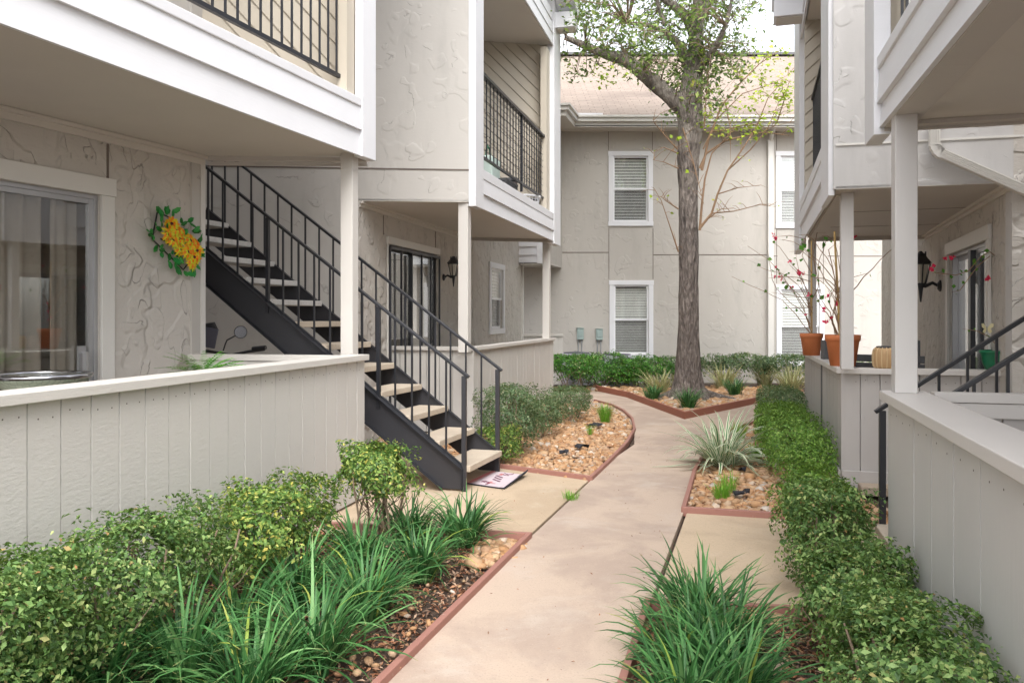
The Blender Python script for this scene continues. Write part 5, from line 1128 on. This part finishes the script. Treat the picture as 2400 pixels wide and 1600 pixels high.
# ============================================================ MOTORBIKE UNDER THE STAIRS
bc = (-2.78, 7.62); root = thing('motorbike', (*bc, 0), 'dark motorbike parked under the staircase, with a round mirror showing over the wall', 'motorbike')
MM = lambda x, y, z: (bc[0]+x, bc[1]+y, z)      # bike points away from the courtyard; bars run along x
for y, nm in ((-.55, 'wheel'), (.62, 'wheel')):
    mb = MB(); n = 28; mb.tube([MM(0, y+.25*math.cos(6.2832*k/n), .29+.25*math.sin(6.2832*k/n)) for k in range(n+1)], .05, 10, cap=False); mb.smooth = True; w_ = mb.build('wheel', M['charc'], root)
    mb = MB(); mb.tube([MM(-.03, y, .29), MM(.03, y, .29)], .05, 10)
    for k in range(10): a = .628*k; mb.bar(MM(0, y, .29), MM(0, y+.21*math.cos(a), .29+.21*math.sin(a)), .008, .008)
    mb.build('spokes', M['alu'], w_)
mb = MB(); mb.tube([MM(0, -.5, .55), MM(0, -.25, .62), MM(0, .1, .60), MM(0, .4, .72)], [.08, .13, .14, .08], 12); mb.tube([MM(0, -.2, .4), MM(0, .15, .38)], [.13, .13], 10); mb.smooth = True; mb.build('body', M['black2'], root)
mb = MB(); mb.tube([MM(0, -.62, .76), MM(0, -.35, .74), MM(0, -.05, .72)], [.06, .10, .08], 10); mb.smooth = True; mb.build('saddle', M['charc'], root)
mb = MB(); mb.tube([MM(0, .62, .29), MM(0, .45, .85), MM(0, .40, 1.02)], .025, 8); mb.tube([MM(-.36, .30, 1.08), MM(-.2, .36, 1.06), MM(0, .40, 1.02), MM(.2, .36, 1.06), MM(.36, .30, 1.08)], .014, 8); mb.tube([MM(.24, .32, 1.085), MM(.38, .28, 1.10)], .022, 8); mb.tube([MM(-.24, .32, 1.085), MM(-.38, .28, 1.10)], .022, 8); mb.build('handlebar', M['black2'], root)
def atpx(px, py, Y): return ((px-1200)/F*Y, Y, Z(py, Y))
mc = atpx(564, 778, 7.85); mb = MB(); d_ = Vector((-mc[0], -mc[1], 0)).normalized(); mcv = Vector(mc)
mb.tube([mcv-d_*.02, mcv, mcv+d_*.004], [.045, .062, .062], 24); mo = mb.build('mirror', M['black2'], root)
mb = MB(); mb.tube([mcv+d_*.0045, mcv+d_*.007], [.055, .055], 24); mb.build('mirror_glass', M['mirror'], mo)
mb = MB(); g1 = atpx(528, 806, 7.9); mb.tube([mcv-d_*.01+Vector((-.04, 0, -.03)), atpx(532, 797, 7.88), g1, (g1[0]-.02, g1[1], 1.07)], .007, 6); mb.build('mirror_stem', M['black2'], root)
mb = MB(); a = atpx(499, 790, 7.85); mb.bar((a[0]-.045, a[1], a[2]-.10), (a[0]-.01, a[1]+.01, a[2]+.09), .13, .02, (0, -1, .2)); mb.build('instrument_screen', plain('screen_grey', (.14, .14, .18), .25), root, bevel=.008)
mb = MB(); mb.tube([(a[0]-.14, a[1]+.05, a[2]-.02), (a[0]-.09, a[1]+.06, a[2]+.10), (a[0]-.02, a[1]+.06, a[2]+.11), (a[0]+.02, a[1]+.05, a[2]+.06)], [.03, .045, .04, .02], 8); mb.build('visor', M['black2'], root)

# ============================================================ UPSTAIRS BALCONY THINGS
zd2 = H2+.30
def bal(px, inset): return L(px, Gin(Fn, inset), Gin(Ff, inset))
mb = MB()
c0 = bal(1150, .55); r_z = math.atan2(dG[1], dG[0])
root = thing('plastic_crate', (*c0, zd2), 'dark slatted plastic crate on the upstairs balcony, next to the white basket', 'crate')
c0 = bal(1168, .36); mb = MB(); cx, cy = c0
for z in (.02, .30): mb.box((cx, cy, zd2+z), .62, .42, .03, r_z)
for k in range(15):
    for sgn in (-1, 1): q = add2(add2(c0, dG, -.29+.0414*k), nG, .195*sgn); mb.box((*q, zd2+.16), .016, .02, .26, r_z)
for k in range(9):
    for sgn in (-1, 1): q = add2(add2(c0, dG, .30*sgn), nG, -.18+.045*k); mb.box((*q, zd2+.16), .02, .016, .26, r_z)
mb.build('crate_body', M['charc'], root)
root = thing('storage_tote', (*bal(1190, .62), zd2), 'dark brown storage box behind the balcony bars, with a sloping lid', 'storage box')
c1 = bal(1192, .75); mb = MB(); mb.box((*c1, zd2+.32), .6, .4, .62, r_z); mb.build('box_body', plain('tote_brown', (.13, .10, .10), .5), root, bevel=.03); mb = MB(); mb.box((*c1, zd2+.66), .64, .44, .05, r_z); mb.build('lid', M['charc'], root, bevel=.01)
def basket(c, rx, h, label, rimm, rows=7, cols=26):
    root = thing('laundry_basket', (*c, zd2), label, 'laundry basket', 'laundry baskets on the upstairs balcony'); mb = MB()
    for k in range(cols):
        a = 6.2832*k/cols; mb.bar((c[0]+rx*.8*math.cos(a), c[1]+rx*.8*math.sin(a), zd2+.01), (c[0]+rx*math.cos(a), c[1]+rx*math.sin(a), zd2+h), .012, .008)
    for j in range(rows+1):
        r = rx*(.8+.2*j/rows); z = zd2+.01+h*j/rows; mb.tube([(c[0]+r*math.cos(6.2832*k/24), c[1]+r*math.sin(6.2832*k/24), z) for k in range(25)], .006, 5, cap=False)
    mb.build('lattice', M['vinyl'], root)
    mb = MB(); mb.lathe((*c, zd2), [(rx*.74, .02), (rx*.93, h-.02)], 20); mb.build('contents', M['curtain_d'], root)
    mb = MB(); mb.tube([(c[0]+(rx+.01)*math.cos(6.2832*k/24), c[1]+(rx+.01)*math.sin(6.2832*k/24), zd2+h+.01) for k in range(25)], .018, 6, cap=False); mb.smooth = True; mb.build('rim', rimm, root)
basket(bal(1226, .36), .26, .30, 'white lattice laundry basket low at the front of the balcony', M['vinyl'])
basket(bal(1240, .85), .30, .62, 'taller white basket with a pinkish rim at the back of the balcony', plain('rim_rose', (.45, .2, .2), .6))
root = thing('storage_bin', (*bal(1266, .3), zd2), 'smooth grey storage bin at the far end of the upstairs balcony', 'storage box'); mb = MB(); mb.box((*bal(1266, .3), zd2+.14), .75, .3, .26, r_z); mb.build('bin_body', plain('bin_grey', (.3, .31, .33), .4), root, bevel=.04)
root = thing('shopping_bag', (*bal(1140, .7), zd2), 'green and white shopping bag at the left end of the upstairs balcony', 'bag'); c_ = bal(1144, .45); bag = MB(); bag.prism([add2(add2(c_, dG, -.25), nG, -.12), add2(add2(c_, dG, .25), nG, -.12), add2(add2(c_, dG, .22), nG, .12), add2(add2(c_, dG, -.22), nG, .12)], zd2+.28, zd2+.62); bag.build('bag_top', plain('bag_white', (.6, .72, .66), .5), root, bevel=.03)
bag = MB(); bag.prism([add2(add2(c_, dG, -.255), nG, -.125), add2(add2(c_, dG, .255), nG, -.125), add2(add2(c_, dG, .225), nG, .125), add2(add2(c_, dG, -.225), nG, .125)], zd2+.002, zd2+.279); bag.build('bag_bottom', plain('bag_green', (.25, .55, .18), .5), root, bevel=.02)
bag = MB(); q1, q2 = add2(c_, dG, -.12), add2(c_, dG, .14); bag.tube([(*q1, zd2+.6), (*add2(c_, dG, -.05), zd2+.78), (*add2(c_, dG, .08), zd2+.76), (*q2, zd2+.6)], .014, 6); bag.build('handle', M['green_p'], root)

# ============================================================ POTS AND VINES
def twigvine(root, base, top, spread, nb, seed, z0, zt_, leafn, flown, stake=True, lean=(0, 0)):
    rr = random.Random(seed); stems = MB(); lv_, ln_, fv_, fn_ = [], [], [], []
    if stake: s_ = MB(); s_.tube([(base[0], base[1], z0-.02), (base[0]+lean[0], base[1]+lean[1], top)], [.012, .009], 8); s_.build('bamboo_stake', M['bamboo'], root)
    for i in range(nb):
        p = Vector((base[0]+rr.uniform(-.03, .03), base[1]+rr.uniform(-.03, .03), z0+rr.uniform(0, (top-z0)*.35))); a = rr.uniform(0, 6.28); l = rr.uniform(.5, 1)*spread; pts = [p]; v_ = Vector((math.cos(a)*.5, math.sin(a)*.35, 1.0))
        steps = 9
        for j in range(steps):
            v_ += Vector((rr.uniform(-.35, .35), rr.uniform(-.3, .3), rr.uniform(-.35, .22))); v_.normalize(); p = p+v_*l/steps*1.5; p.z = min(p.z, zt_); pts.append(p.copy())
            if j > 2 and rr.random() < leafn: lv_.append(tuple(p+Vector((rr.uniform(-.02, .02), rr.uniform(-.02, .02), 0)))); ln_.append((rr.uniform(-.5, .5), -1, rr.uniform(0, 1)))
            if rr.random() < flown: fv_.append(tuple(p))
        stems.tube(pts, [.0045*(1-.75*j/steps)+.0008 for j in range(steps+1)], 5)
    stems.build('twigs', M['vine'], root)
    return lv_, ln_, fv_
def addleaves(root, P_, N_, mat, size, name, k=1, jit=0):
    if not len(P_): return
    if name == 'flowers':
        for p_ in P_: addleaves(root, [p_], [(0, -1, .5)], mat, size, 'flower', k, jit)
        return
    P_ = np.repeat(np.array(P_), k, 0)+RNG.normal(0, jit, (len(P_)*k, 3)); N_ = np.repeat(np.array(N_, dtype=float), k, 0)
    V, Q = leaf_quads(P_, N_, size, .8, RNG, .1); np_mesh(name, V, Q, mat, root)
def potprof(r, h): return [(r*.72, 0), (r*.93, h*.78), (r*.96, h*.80), (r*1.0, h*.81), (r*1.03, h), (r*.93, h), (r*.90, h*.9)]
cl = lambda Y, px: ((px-1200)/F*Y, Y)
c = cl(8.75, 1902); root = thing('terracotta_pot', (*c, CAP4), 'smaller terracotta pot with a twiggy bougainvillea, farther along the wall', 'flower pot', 'terracotta pots on the weathered wall')
mb = MB(); mb.lathe((*c, CAP4), potprof(.118, .235), 30); mb.smooth = False; mb.build('pot', M['terra'], root, smooth=True); mb = MB(); mb.lathe((*c, CAP4), [(.10, .20), (.10, .215)], 20); mb.build('soil', M['soil'], root)
lv_, ln_, fv_ = twigvine(root, c, 2.22, .8, 9, 3, CAP4+.2, 2.2, .3, .05, True, (0, 0))
for px, py in ((1845, 555), (1880, 560), (1893, 588), (1880, 610), (1842, 678), (1898, 695), (1866, 725), (1840, 722), (1905, 640), (1920, 708), (1880, 575), (1860, 620), (1850, 640)): lv_ += [atpx(px, py, 8.7)]; ln_ += [(0, -1, .3)]
for px, py in ((1815, 550), (1819, 557), (1869, 634), (1883, 642), (1815, 649), (1897, 690), (1890, 738)): fv_ += [atpx(px, py, 8.65)]
st = MB()
for P_ in ([(1902, 770), (1898, 690), (1870, 640), (1850, 620)], [(1902, 640), (1880, 600), (1888, 560), (1850, 552), (1815, 555)], [(1900, 700), (1870, 695), (1840, 690), (1808, 685)], [(1900, 660), (1870, 650), (1840, 648), (1800, 652)], [(1905, 720), (1870, 720), (1830, 725)], [(1925, 690), (1905, 600), (1915, 545), (1935, 545)], [(1898, 605), (1880, 588), (1850, 590)]):
    st.tube([atpx(x, y, 8.7) for x, y in P_], [.004]*(len(P_)-1)+[.0012], 5)
st.build('long_shoots', M['vine'], root)
addleaves(root, lv_, ln_, M['vleaf'], .055, 'leaves', 1, .008); addleaves(root, fv_, [(0, -1, .5)]*len(fv_), M['pink'], .032, 'flowers', 6, .010)
c = cl(6.86, 1975); root = thing('terracotta_pot', (*c, CAP4), 'larger terracotta pot with chipped paint, standing behind a post on the wall', 'flower pot', 'terracotta pots on the weathered wall')
mb = MB(); mb.lathe((*c, CAP4), potprof(.140, .262), 30); mb.build('pot', M['terra'], root, smooth=True); mb = MB(); mb.lathe((*c, CAP4), [(.12, .22), (.12, .24)], 20); mb.build('soil', M['soil'], root)
lv_, ln_, fv_ = twigvine(root, (c[0]-.02, c[1]), 2.12, .6, 13, 8, CAP4+.22, 2.1, .16, .05, True, (-.05, 0))
lv_ += [atpx(1931, 575, 6.8), atpx(1945, 568, 6.8), atpx(1943, 710, 6.8), atpx(1962, 735, 6.8)]; ln_ += [(0, -1, .2)]*4; fv_ += [atpx(1940, 693, 6.8), atpx(1932, 726, 6.8), atpx(1934, 754, 6.8), atpx(2002, 555, 6.8)]
st = MB()
for P_ in ([(1965, 775), (1962, 740), (1955, 700), (1940, 680)], [(1965, 770), (1972, 720), (1980, 660), (1985, 640)], [(1968, 768), (1990, 766), (2008, 768)], [(1966, 700), (1950, 620), (1942, 585), (1960, 570)]): st.tube([atpx(x, y, 6.78) for x, y in P_], [.004]*(len(P_)-1)+[.0012], 5)
st.build('long_shoots', M['vine'], root)
addleaves(root, lv_, ln_, M['vleaf'], .05, 'leaves', 1, .008); addleaves(root, fv_, [(0, -1, .5)]*len(fv_), M['pink'], .03, 'flowers', 6, .010)
# rattan lantern/basket
def onb(px, off=.06): p = L(px, m0, m2); return add2(p, A, off)
c = onb(2077, .07); root = thing('rattan_vase', (*c, CAP4), 'round rattan holder on the weathered wall cap, left of the near post', 'rattan holder')
mb = MB(); mb.lathe((*c, CAP4), [(.07, 0), (.083, .02), (.088, .06), (.088, .11), (.082, .145), (.06, .165)], 28); mb.build('woven_body', M['rattan'], root, smooth=True)
mb = MB()
for k in range(14): a = 6.2832*k/14; mb.tube([(c[0]+r*math.cos(a), c[1]+r*math.sin(a), CAP4+z) for r, z in ((.072, .0), (.086, .02), (.091, .06), (.091, .11), (.085, .145), (.062, .168))], .004, 5)
mb.build('ribs', plain('rattan_pale', (.62, .46, .26), .6), root)
mb = MB(); mb.lathe((*c, CAP4), [(.062, .160), (.064, .176), (.052, .178), (.05, .165)], 24); mb.build('rim', M['charc'], root)
c = onb(2352, .12); root = thing('green_planter', (*c, CAP4), 'green plastic planter with a flowering vine on the wall cap at right', 'planter')
mb = MB(); R_ = .135; mb.lathe((*c, CAP4), [(R_*.70, 0), (R_*.86, .06), (R_*.92, .125), (R_*1.0, .13), (R_*1.02, .15), (R_*.93, .152), (R_*.9, .14)], 30); mb.build('pot', M['green_p'], root, smooth=True); mb = MB(); mb.lathe((*c, CAP4), [(R_*.88, .12), (R_*.88, .135)], 20); mb.build('soil', M['soil'], root)
YV = c[1]+.05; st = MB(); lv_, ln_, fv_ = [], [], []
paths = [[(2350, 815), (2356, 780), (2358, 740), (2352, 700), (2340, 670), (2352, 640), (2345, 610), (2320, 590), (2300, 600), (2270, 635), (2240, 645), (2200, 640), (2185, 640)], [(2356, 780), (2345, 730), (2335, 700), (2350, 660), (2358, 630), (2335, 615)], [(2345, 820), (2320, 790), (2290, 775), (2255, 770)], [(2320, 600), (2290, 625), (2250, 680), (2230, 685)]]
for P_ in paths:
    st.tube([atpx(x, y, YV) for x, y in P_], [.0035]*(len(P_)-1)+[.0012], 5)
    for k in range(len(P_)-1):
        for t in (.0, .35, .7):
            x = P_[k][0]+(P_[k+1][0]-P_[k][0])*t+random.uniform(-7, 7); y = P_[k][1]+(P_[k+1][1]-P_[k][1])*t+random.uniform(-8, 8)
            if y < 790 and random.random() < .85: lv_.append(atpx(x, y, YV)); ln_.append((random.uniform(-.4, .4), -1, .4))
st.build('vine', M['vine'], root)
for px, py in ((2213, 606), (2229, 604), (2188, 622), (2183, 630), (2311, 655), (2316, 650), (2350, 754), (2345, 750)): fv_.append(atpx(px, py, YV-.02))
addleaves(root, lv_, ln_, M['vleaf'], .036, 'leaves', 1, .006); addleaves(root, fv_, [(0, -1, .5)]*len(fv_), M['pink'], .028, 'flowers', 7, .006)
# butterfly ornament
root = thing('butterfly_ornament', atpx(2312, 822, YV-.05), 'pale yellow butterfly ornament on a stake by the green planter', 'ornament'); bcn = Vector(atpx(2313, 770, YV-.05)); mb = MB()
for sx in (-1, 1):
    for pts in ([(0, 0), (.030, .042), (.048, .040), (.044, .012), (.012, -.006)], [(0, -.004), (.026, -.002), (.036, -.022), (.022, -.038), (.006, -.02)]):
        vs = [bcn+Vector((sx*x, -.012*abs(x)/.05, z)) for x, z in pts]; mb.add(vs+[v_+Vector((0, .002, 0)) for v_ in vs], [tuple(range(5)), tuple(range(9, 4, -1))]+[(i, i+5, (i+1) % 5+5, (i+1) % 5) for i in range(5)])
mb.build('wings', M['lite'], root); mb = MB(); mb.tube([bcn+Vector((0, 0, .02)), bcn+Vector((0, 0, -.03))], .004, 6); mb.tube([bcn+Vector((0, 0, -.03)), Vector(atpx(2330, 840, YV))], .0015, 5); mb.build('stake', M['pipe'], root)
# charcoal bench behind the pots
root = thing('patio_bench', (3.9, 7.2, 0), 'charcoal slatted bench on the right patio behind the pots', 'bench'); bz = 1.07
def BP(px, Y): return ((px-1200)/F*Y, Y)
mb = MB(); a, b_ = BP(2004, 7.6), BP(2168, 7.2)
for k in range(3): mb.slab(a, b_, bz-.02-.075*(k+1)+.01, bz-.02-.075*k, 0, .03)
mb.build('backrest', M['charc'], root, bevel=.004)
mb = MB(); q1 = BP(2140, 7.35); mb.box((q1[0], q1[1], .60), .09, .09, 1.17); q2 = BP(1938, 7.95); mb.box((q2[0], q2[1], .60), .09, .09, 1.14); mb.slab(q2, a, bz-.16, bz-.1, 0, .03); mb.build('frame', M['charc'], root, bevel=.004)
mb = MB(); mb.prism([a, b_, add2(b_, A, .45), add2(a, A, .45)], .42, .46); mb.build('seat', M['charc'], root)
for q in (a, b_, add2(b_, A, .42), add2(a, A, .42)):
    mb = MB(); mb.box((q[0], q[1], .215), .06, .06, .41); mb.build('leg', M['charc'], root)

# ============================================================ TREE
ty = 14.15; T_ = lambda px, py, dy=0: ((px-1200)/F*(ty+dy), ty+dy, Z(py, ty+dy))
root = thing('shade_tree', (*T_(1614, 932)[:2], 0), 'tall tree with a straight brown trunk and leafy crown before the back wall', 'tree')
def limb(name, P_, R_, seed, n=18, sub=4, rough=.06, parent=None):
    pts = [Vector(p) for p in P_]; rs = list(R_); fine, fr_ = [], []
    for i in range(len(pts)-1):
        p0, p1, p2, p3 = pts[max(i-1, 0)], pts[i], pts[i+1], pts[min(i+2, len(pts)-1)]
        for k in range(sub):
            t = k/sub; q = .5*((2*p1)+(p2-p0)*t+(2*p0-5*p1+4*p2-p3)*t*t+(3*p1-p0-3*p2+p3)*t**3); fine.append(q); fr_.append(rs[i]+(rs[i+1]-rs[i])*t)
    fine.append(pts[-1]); fr_.append(rs[-1]); mb = MB(); mb.tube(fine, fr_, n, cap=True); rg_ = np.random.default_rng(seed); V = np.array(mb.v); k = len(fine)
    for i in range(k):
        c_ = np.array(fine[i])
        for j in range(n):
            ix = i*n+j; d_ = V[ix]-c_; m_ = 1+rough*math.sin(j*2.1+seed+.35*i)+rough*.7*math.sin(j*.7*3+i*.9)+rg_.normal(0, rough*.45); V[ix] = c_+d_*m_
    mb.v = [tuple(v_) for v_ in V]; mb.smooth = True; return mb.build(name, M['bark'], parent or root)
tr = [T_(1614, 955), T_(1614, 936), T_(1613, 905), T_(1613, 860), T_(1614, 760), T_(1614, 640), T_(1613, 520), T_(1613, 430), T_(1614, 360), T_(1618, 300), T_(1616, 250), T_(1622, 190), T_(1630, 120), T_(1634, 50), T_(1642, -40), T_(1650, -160), T_(1646, -300)]
rw = [74, 60, 37, 28, 24, 22, 21.5, 22, 26, 28, 29, 25, 17, 15, 13, 10, 6]
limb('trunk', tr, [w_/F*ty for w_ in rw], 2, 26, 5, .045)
# roots flare
for a_, l_ in ((-.35, .5), (-1.2, .35), (3.4, .42), (-2.2, .3), (.6, .4)):
    p = T_(1614, 930); limb('root', [(p[0]+math.cos(a_)*.12, p[1]+math.sin(a_)*.12, .16), (p[0]+math.cos(a_)*.32, p[1]+math.sin(a_)*.3, .05), (p[0]+math.cos(a_)*(.32+l_), p[1]+math.sin(a_)*(.3+l_), -.03)], [.15, .085, .03], 5, 10, 3)
limbs = {'big': ([T_(1612, 262), T_(1582, 236), T_(1545, 205), T_(1506, 172), T_(1462, 140), T_(1420, 128), T_(1372, 108), T_(1325, 88)], [22, 20, 18, 16, 14, 11, 9, 6]),
         'b2': ([T_(1622, 170), T_(1600, 120), T_(1565, 80), T_(1520, 60, -.2), T_(1470, 55, -.4)], [14, 11, 8, 5, 3]),
         'b3': ([T_(1630, 90), T_(1612, 45), T_(1580, 15), T_(1545, -10), T_(1500, -40)], [14, 12, 10, 8, 5]),
         'b4': ([T_(1640, 40), T_(1680, -20, .3), T_(1730, -80, .5), T_(1790, -140, .8)], [12, 9, 7, 4]),
         'b5': ([T_(1625, 180), T_(1670, 120, -.5), T_(1700, 60, -.8), T_(1720, -20, -1)], [9, 7, 5, 3]),
         'b6': ([T_(1640, 0), T_(1600, -90, .6), T_(1540, -190, 1), T_(1470, -300, 1.4)], [12, 9, 6, 3]),
         'b7': ([T_(1560, 60), T_(1545, 20), T_(1530, -40)], [6, 5, 3])}
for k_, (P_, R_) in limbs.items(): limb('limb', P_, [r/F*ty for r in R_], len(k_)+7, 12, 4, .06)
# sprouts from the trunk with young leaves
spr = [[(1640, 535), (1668, 500), (1682, 455), (1705, 400), (1740, 350), (1772, 300), (1800, 230), (1835, 190)], [(1640, 395), (1655, 360), (1700, 330), (1740, 320), (1790, 310), (1850, 318)], [(1640, 540), (1645, 480), (1652, 420), (1668, 360), (1705, 320), (1720, 300)], [(1645, 400), (1660, 330), (1690, 250), (1730, 200), (1780, 150), (1840, 110)], [(1648, 350), (1680, 280), (1740, 220), (1800, 200), (1850, 175)], [(1705, 400), (1760, 350), (1800, 300), (1825, 240), (1850, 200)],
       [(1588, 350), (1560, 320), (1535, 290), (1530, 280)], [(1590, 395), (1556, 380), (1530, 375)], [(1590, 590), (1570, 530), (1550, 470), (1532, 440)], [(1590, 490), (1560, 470), (1548, 460)], [(1590, 360), (1555, 345), (1530, 360)], [(1650, 300), (1655, 230), (1662, 150), (1650, 90)], [(1682, 455), (1730, 440), (1775, 435)], [(1668, 500), (1720, 495), (1780, 480), (1820, 485)], [(1650, 520), (1690, 490), (1720, 488)], [(1700, 240), (1712, 300), (1712, 380)], [(1655, 310), (1700, 305), (1760, 290), (1800, 300), (1860, 285)], [(1820, 290), (1838, 235), (1850, 190)], [(1600, 300), (1625, 380), (1640, 440), (1650, 480)]]
mb = MB(); yl, yn = [], []; rr = random.Random(12)
for P_ in spr:
    dy = rr.uniform(-.4, -.15); Q_ = [T_(x, y, dy*(i/len(P_))-.15) for i, (x, y) in enumerate(P_)]; w0_ = 3.2 if len(P_) > 5 else 1.8
    mb.tube(Q_, [w0_/F*ty*(1-.8*i/(len(Q_)-1)) for i in range(len(Q_))], 6)
    for i in range(len(Q_)-1):
        a, b_ = Vector(Q_[i]), Vector(Q_[i+1]); frac = i/len(Q_)
        if frac < .35 and len(P_) > 4: continue
        for k in range(3):
            s_ = a.lerp(b_, rr.random()); e_ = s_+Vector((rr.uniform(-.25, .3), rr.uniform(-.15, .15), rr.uniform(-.05, .28))); mb.tube([s_, (s_+e_)/2+Vector((0, 0, .03)), e_], [.006, .004, .0015], 4)
            if P_[i][0] > 1640 and P_[i][1] < 420 and rr.random() < .8:
                for j in range(rr.randint(3, 9)): q = s_.lerp(e_, rr.uniform(.3, 1.1)); yl.append(tuple(q+Vector((rr.gauss(0, .05), rr.gauss(0, .05), rr.gauss(0, .04))))); yn.append((0, -.4, 1))
            elif rr.random() < .3: yl.append(tuple(e_)); yn.append((0, -.4, 1))
for (px, py, n_, s1, s2) in ((1680, 270, 70, 32, 22), (1830, 210, 90, 26, 24), (1780, 225, 60, 30, 14), (1810, 130, 50, 26, 14), (1770, 165, 30, 30, 14), (1700, 300, 40, 35, 16), (1420, 160, 20, 30, 10), (1335, 160, 8, 4, 8), (1420, 192, 14, 10, 8), (1460, 178, 8, 6, 5), (1405, 175, 14, 10, 8), (1615, 325, 10, 20, 10)):
    for k in range(n_): yl.append(T_(rr.gauss(px, s1), rr.gauss(py, s2), rr.uniform(-.6, .2))); yn.append((0, -.4, 1))
mb.build('sprouts', M['vine'], root); addleaves(root, yl, yn, M['lime'], .075, 'young_leaves', 1, .01)
# leaf crown: clusters of twigs and leaves through the crown volume
rg = np.random.default_rng(77); cl_ = []; tw = MB()
def inside(px, py):
    if py < 60: return 1315 < px < 1775
    if py < 130: return (1350 < px < 1770) 
    if py < 235: return 1395-(py-130)*.2 < px < 1770-(py-130)*.75 and not (px < 1545+ (235-py)*.2 and py > 150+(px-1400)*.62)
    return 1600 < px < 1700 and py < 262
tries = 0
while len(cl_) < 640 and tries < 14000:
    tries += 1; px, py = rg.uniform(1300, 1790), rg.uniform(-330, 262)
    if py < 0: ok = abs(px-1560) < 300
    else: ok = inside(px, py)
    if not ok: continue
    dy = rg.normal(0, .9 if py < 100 else .45); 
    if py > 60 and px < 1590 and abs(py-(262-(1612-px)*.60)) < 22 and rg.random() < .8: continue
    cl_.append((np.array(T_(px, py, dy)), .38))
for px, py in ((1345, 180), (1352, 170), (1375, 165), (1330, 130), (1318, 135), (1345, 125), (1365, 140), (1400, 150), (1420, 150), (1390, 120)): cl_.append((np.array(T_(px, py, -.1)), .2))
P_, N_ = [], []; lp_ = [Vector(p) for k_ in limbs for p in limbs[k_][0]]+[Vector(p) for p in tr[10:]]
for c_, s_ in cl_:
    if rg.random() < .2: continue
    n_ = int(rg.uniform(16, 50)*(s_/.42)**1.2); loc = rg.normal(0, 1, (n_, 3))*np.array([s_*.5, s_*.45, s_*.36])+c_; P_.append(loc); N_.append(rg.normal(0, .5, (n_, 3))+np.array([0, -.2, .7]))
    cv_ = Vector(c_); near = min(lp_, key=lambda q: (q-cv_).length)
    if (near-cv_).length < 2.2: m_ = (near+cv_)/2+Vector((0, 0, .12)); tw.tube([near, m_, cv_], [.016, .010, .004], 5)
    for k in range(4): e_ = cv_+Vector(rg.normal(0, s_*.5, 3)); tw.tube([cv_, e_], [.005, .002], 4)
tw.build('twigs', M['bark_l'], root)
V, Q = leaf_quads(np.vstack(P_), np.vstack(N_), .090, .5, rg, .1); np_mesh('crown', V, Q, M['oak'], root)

# small far patio rail in the recess at the back left
root = thing('patio_wall', (bx(1230, 16.6), 16.6, 0), 'short low board wall far back in the recess between the buildings', 'patio wall', 'half-height patio walls')
a, b_ = (bx(1200, 16.7), 16.7), (bx(1319, 16.7), 16.7)
planks(a, b_, .0, 1.0, w=.16, seed=77, nails=False).build('boarding', M['plank'], root); mb = MB(); mb.slab(a, b_, 1.0, 1.045, -.12, .03); mb.build('cap_rail', M['cap'], root)
# ============================================================ LIGHT, SKY, CAMERA
sc = bpy.context.scene
w = bpy.data.worlds.new('World'); sc.world = w; w.use_nodes = True; nt = w.node_tree
bg = nt.nodes['Background']; sky = nt.nodes.new('ShaderNodeTexSky'); sky.sky_type = 'NISHITA'; sky.sun_disc = False
SE, SA = math.radians(52), math.radians(176)
sky.sun_elevation = SE; sky.sun_rotation = SA; sky.air_density = 1.0; sky.dust_density = 3.0; sky.ozone_density = .6
hs = nt.nodes.new('ShaderNodeHueSaturation'); hs.inputs['Saturation'].default_value = .22; hs.inputs['Value'].default_value = 1.0
nt.links.new(sky.outputs[0], hs.inputs['Color']); nt.links.new(hs.outputs[0], bg.inputs[0]); bg.inputs[1].default_value = .15
sd = bpy.data.lights.new('sun', 'SUN'); sd.energy = .68; sd.angle = math.radians(40); sd.color = (1, .99, .98)
so = bpy.data.objects.new('sun', sd); C.objects.link(so); so.location = (0, 0, 12)
dv = Vector((math.sin(SA)*math.cos(SE), math.cos(SA)*math.cos(SE), math.sin(SE))); so.rotation_euler = (-dv).to_track_quat('-Z', 'Y').to_euler()
cam = bpy.data.cameras.new('camera'); co = bpy.data.objects.new('camera', cam); C.objects.link(co); sc.camera = co
co.location = (0, 0, EYE); co.rotation_euler = (math.pi/2, 0, 0); cam.sensor_width = 36; cam.lens = 36*F/2400; cam.shift_y = -(800-YH)/2400
cam.clip_start = .05; cam.clip_end = 500
sc.view_settings.view_transform = 'Standard'; sc.view_settings.look = 'None'; sc.view_settings.gamma = 1; sc.view_settings.exposure = 1.74
sc.cycles.max_bounces = 8; sc.cycles.diffuse_bounces = 5; sc.cycles.transparent_max_bounces = 12
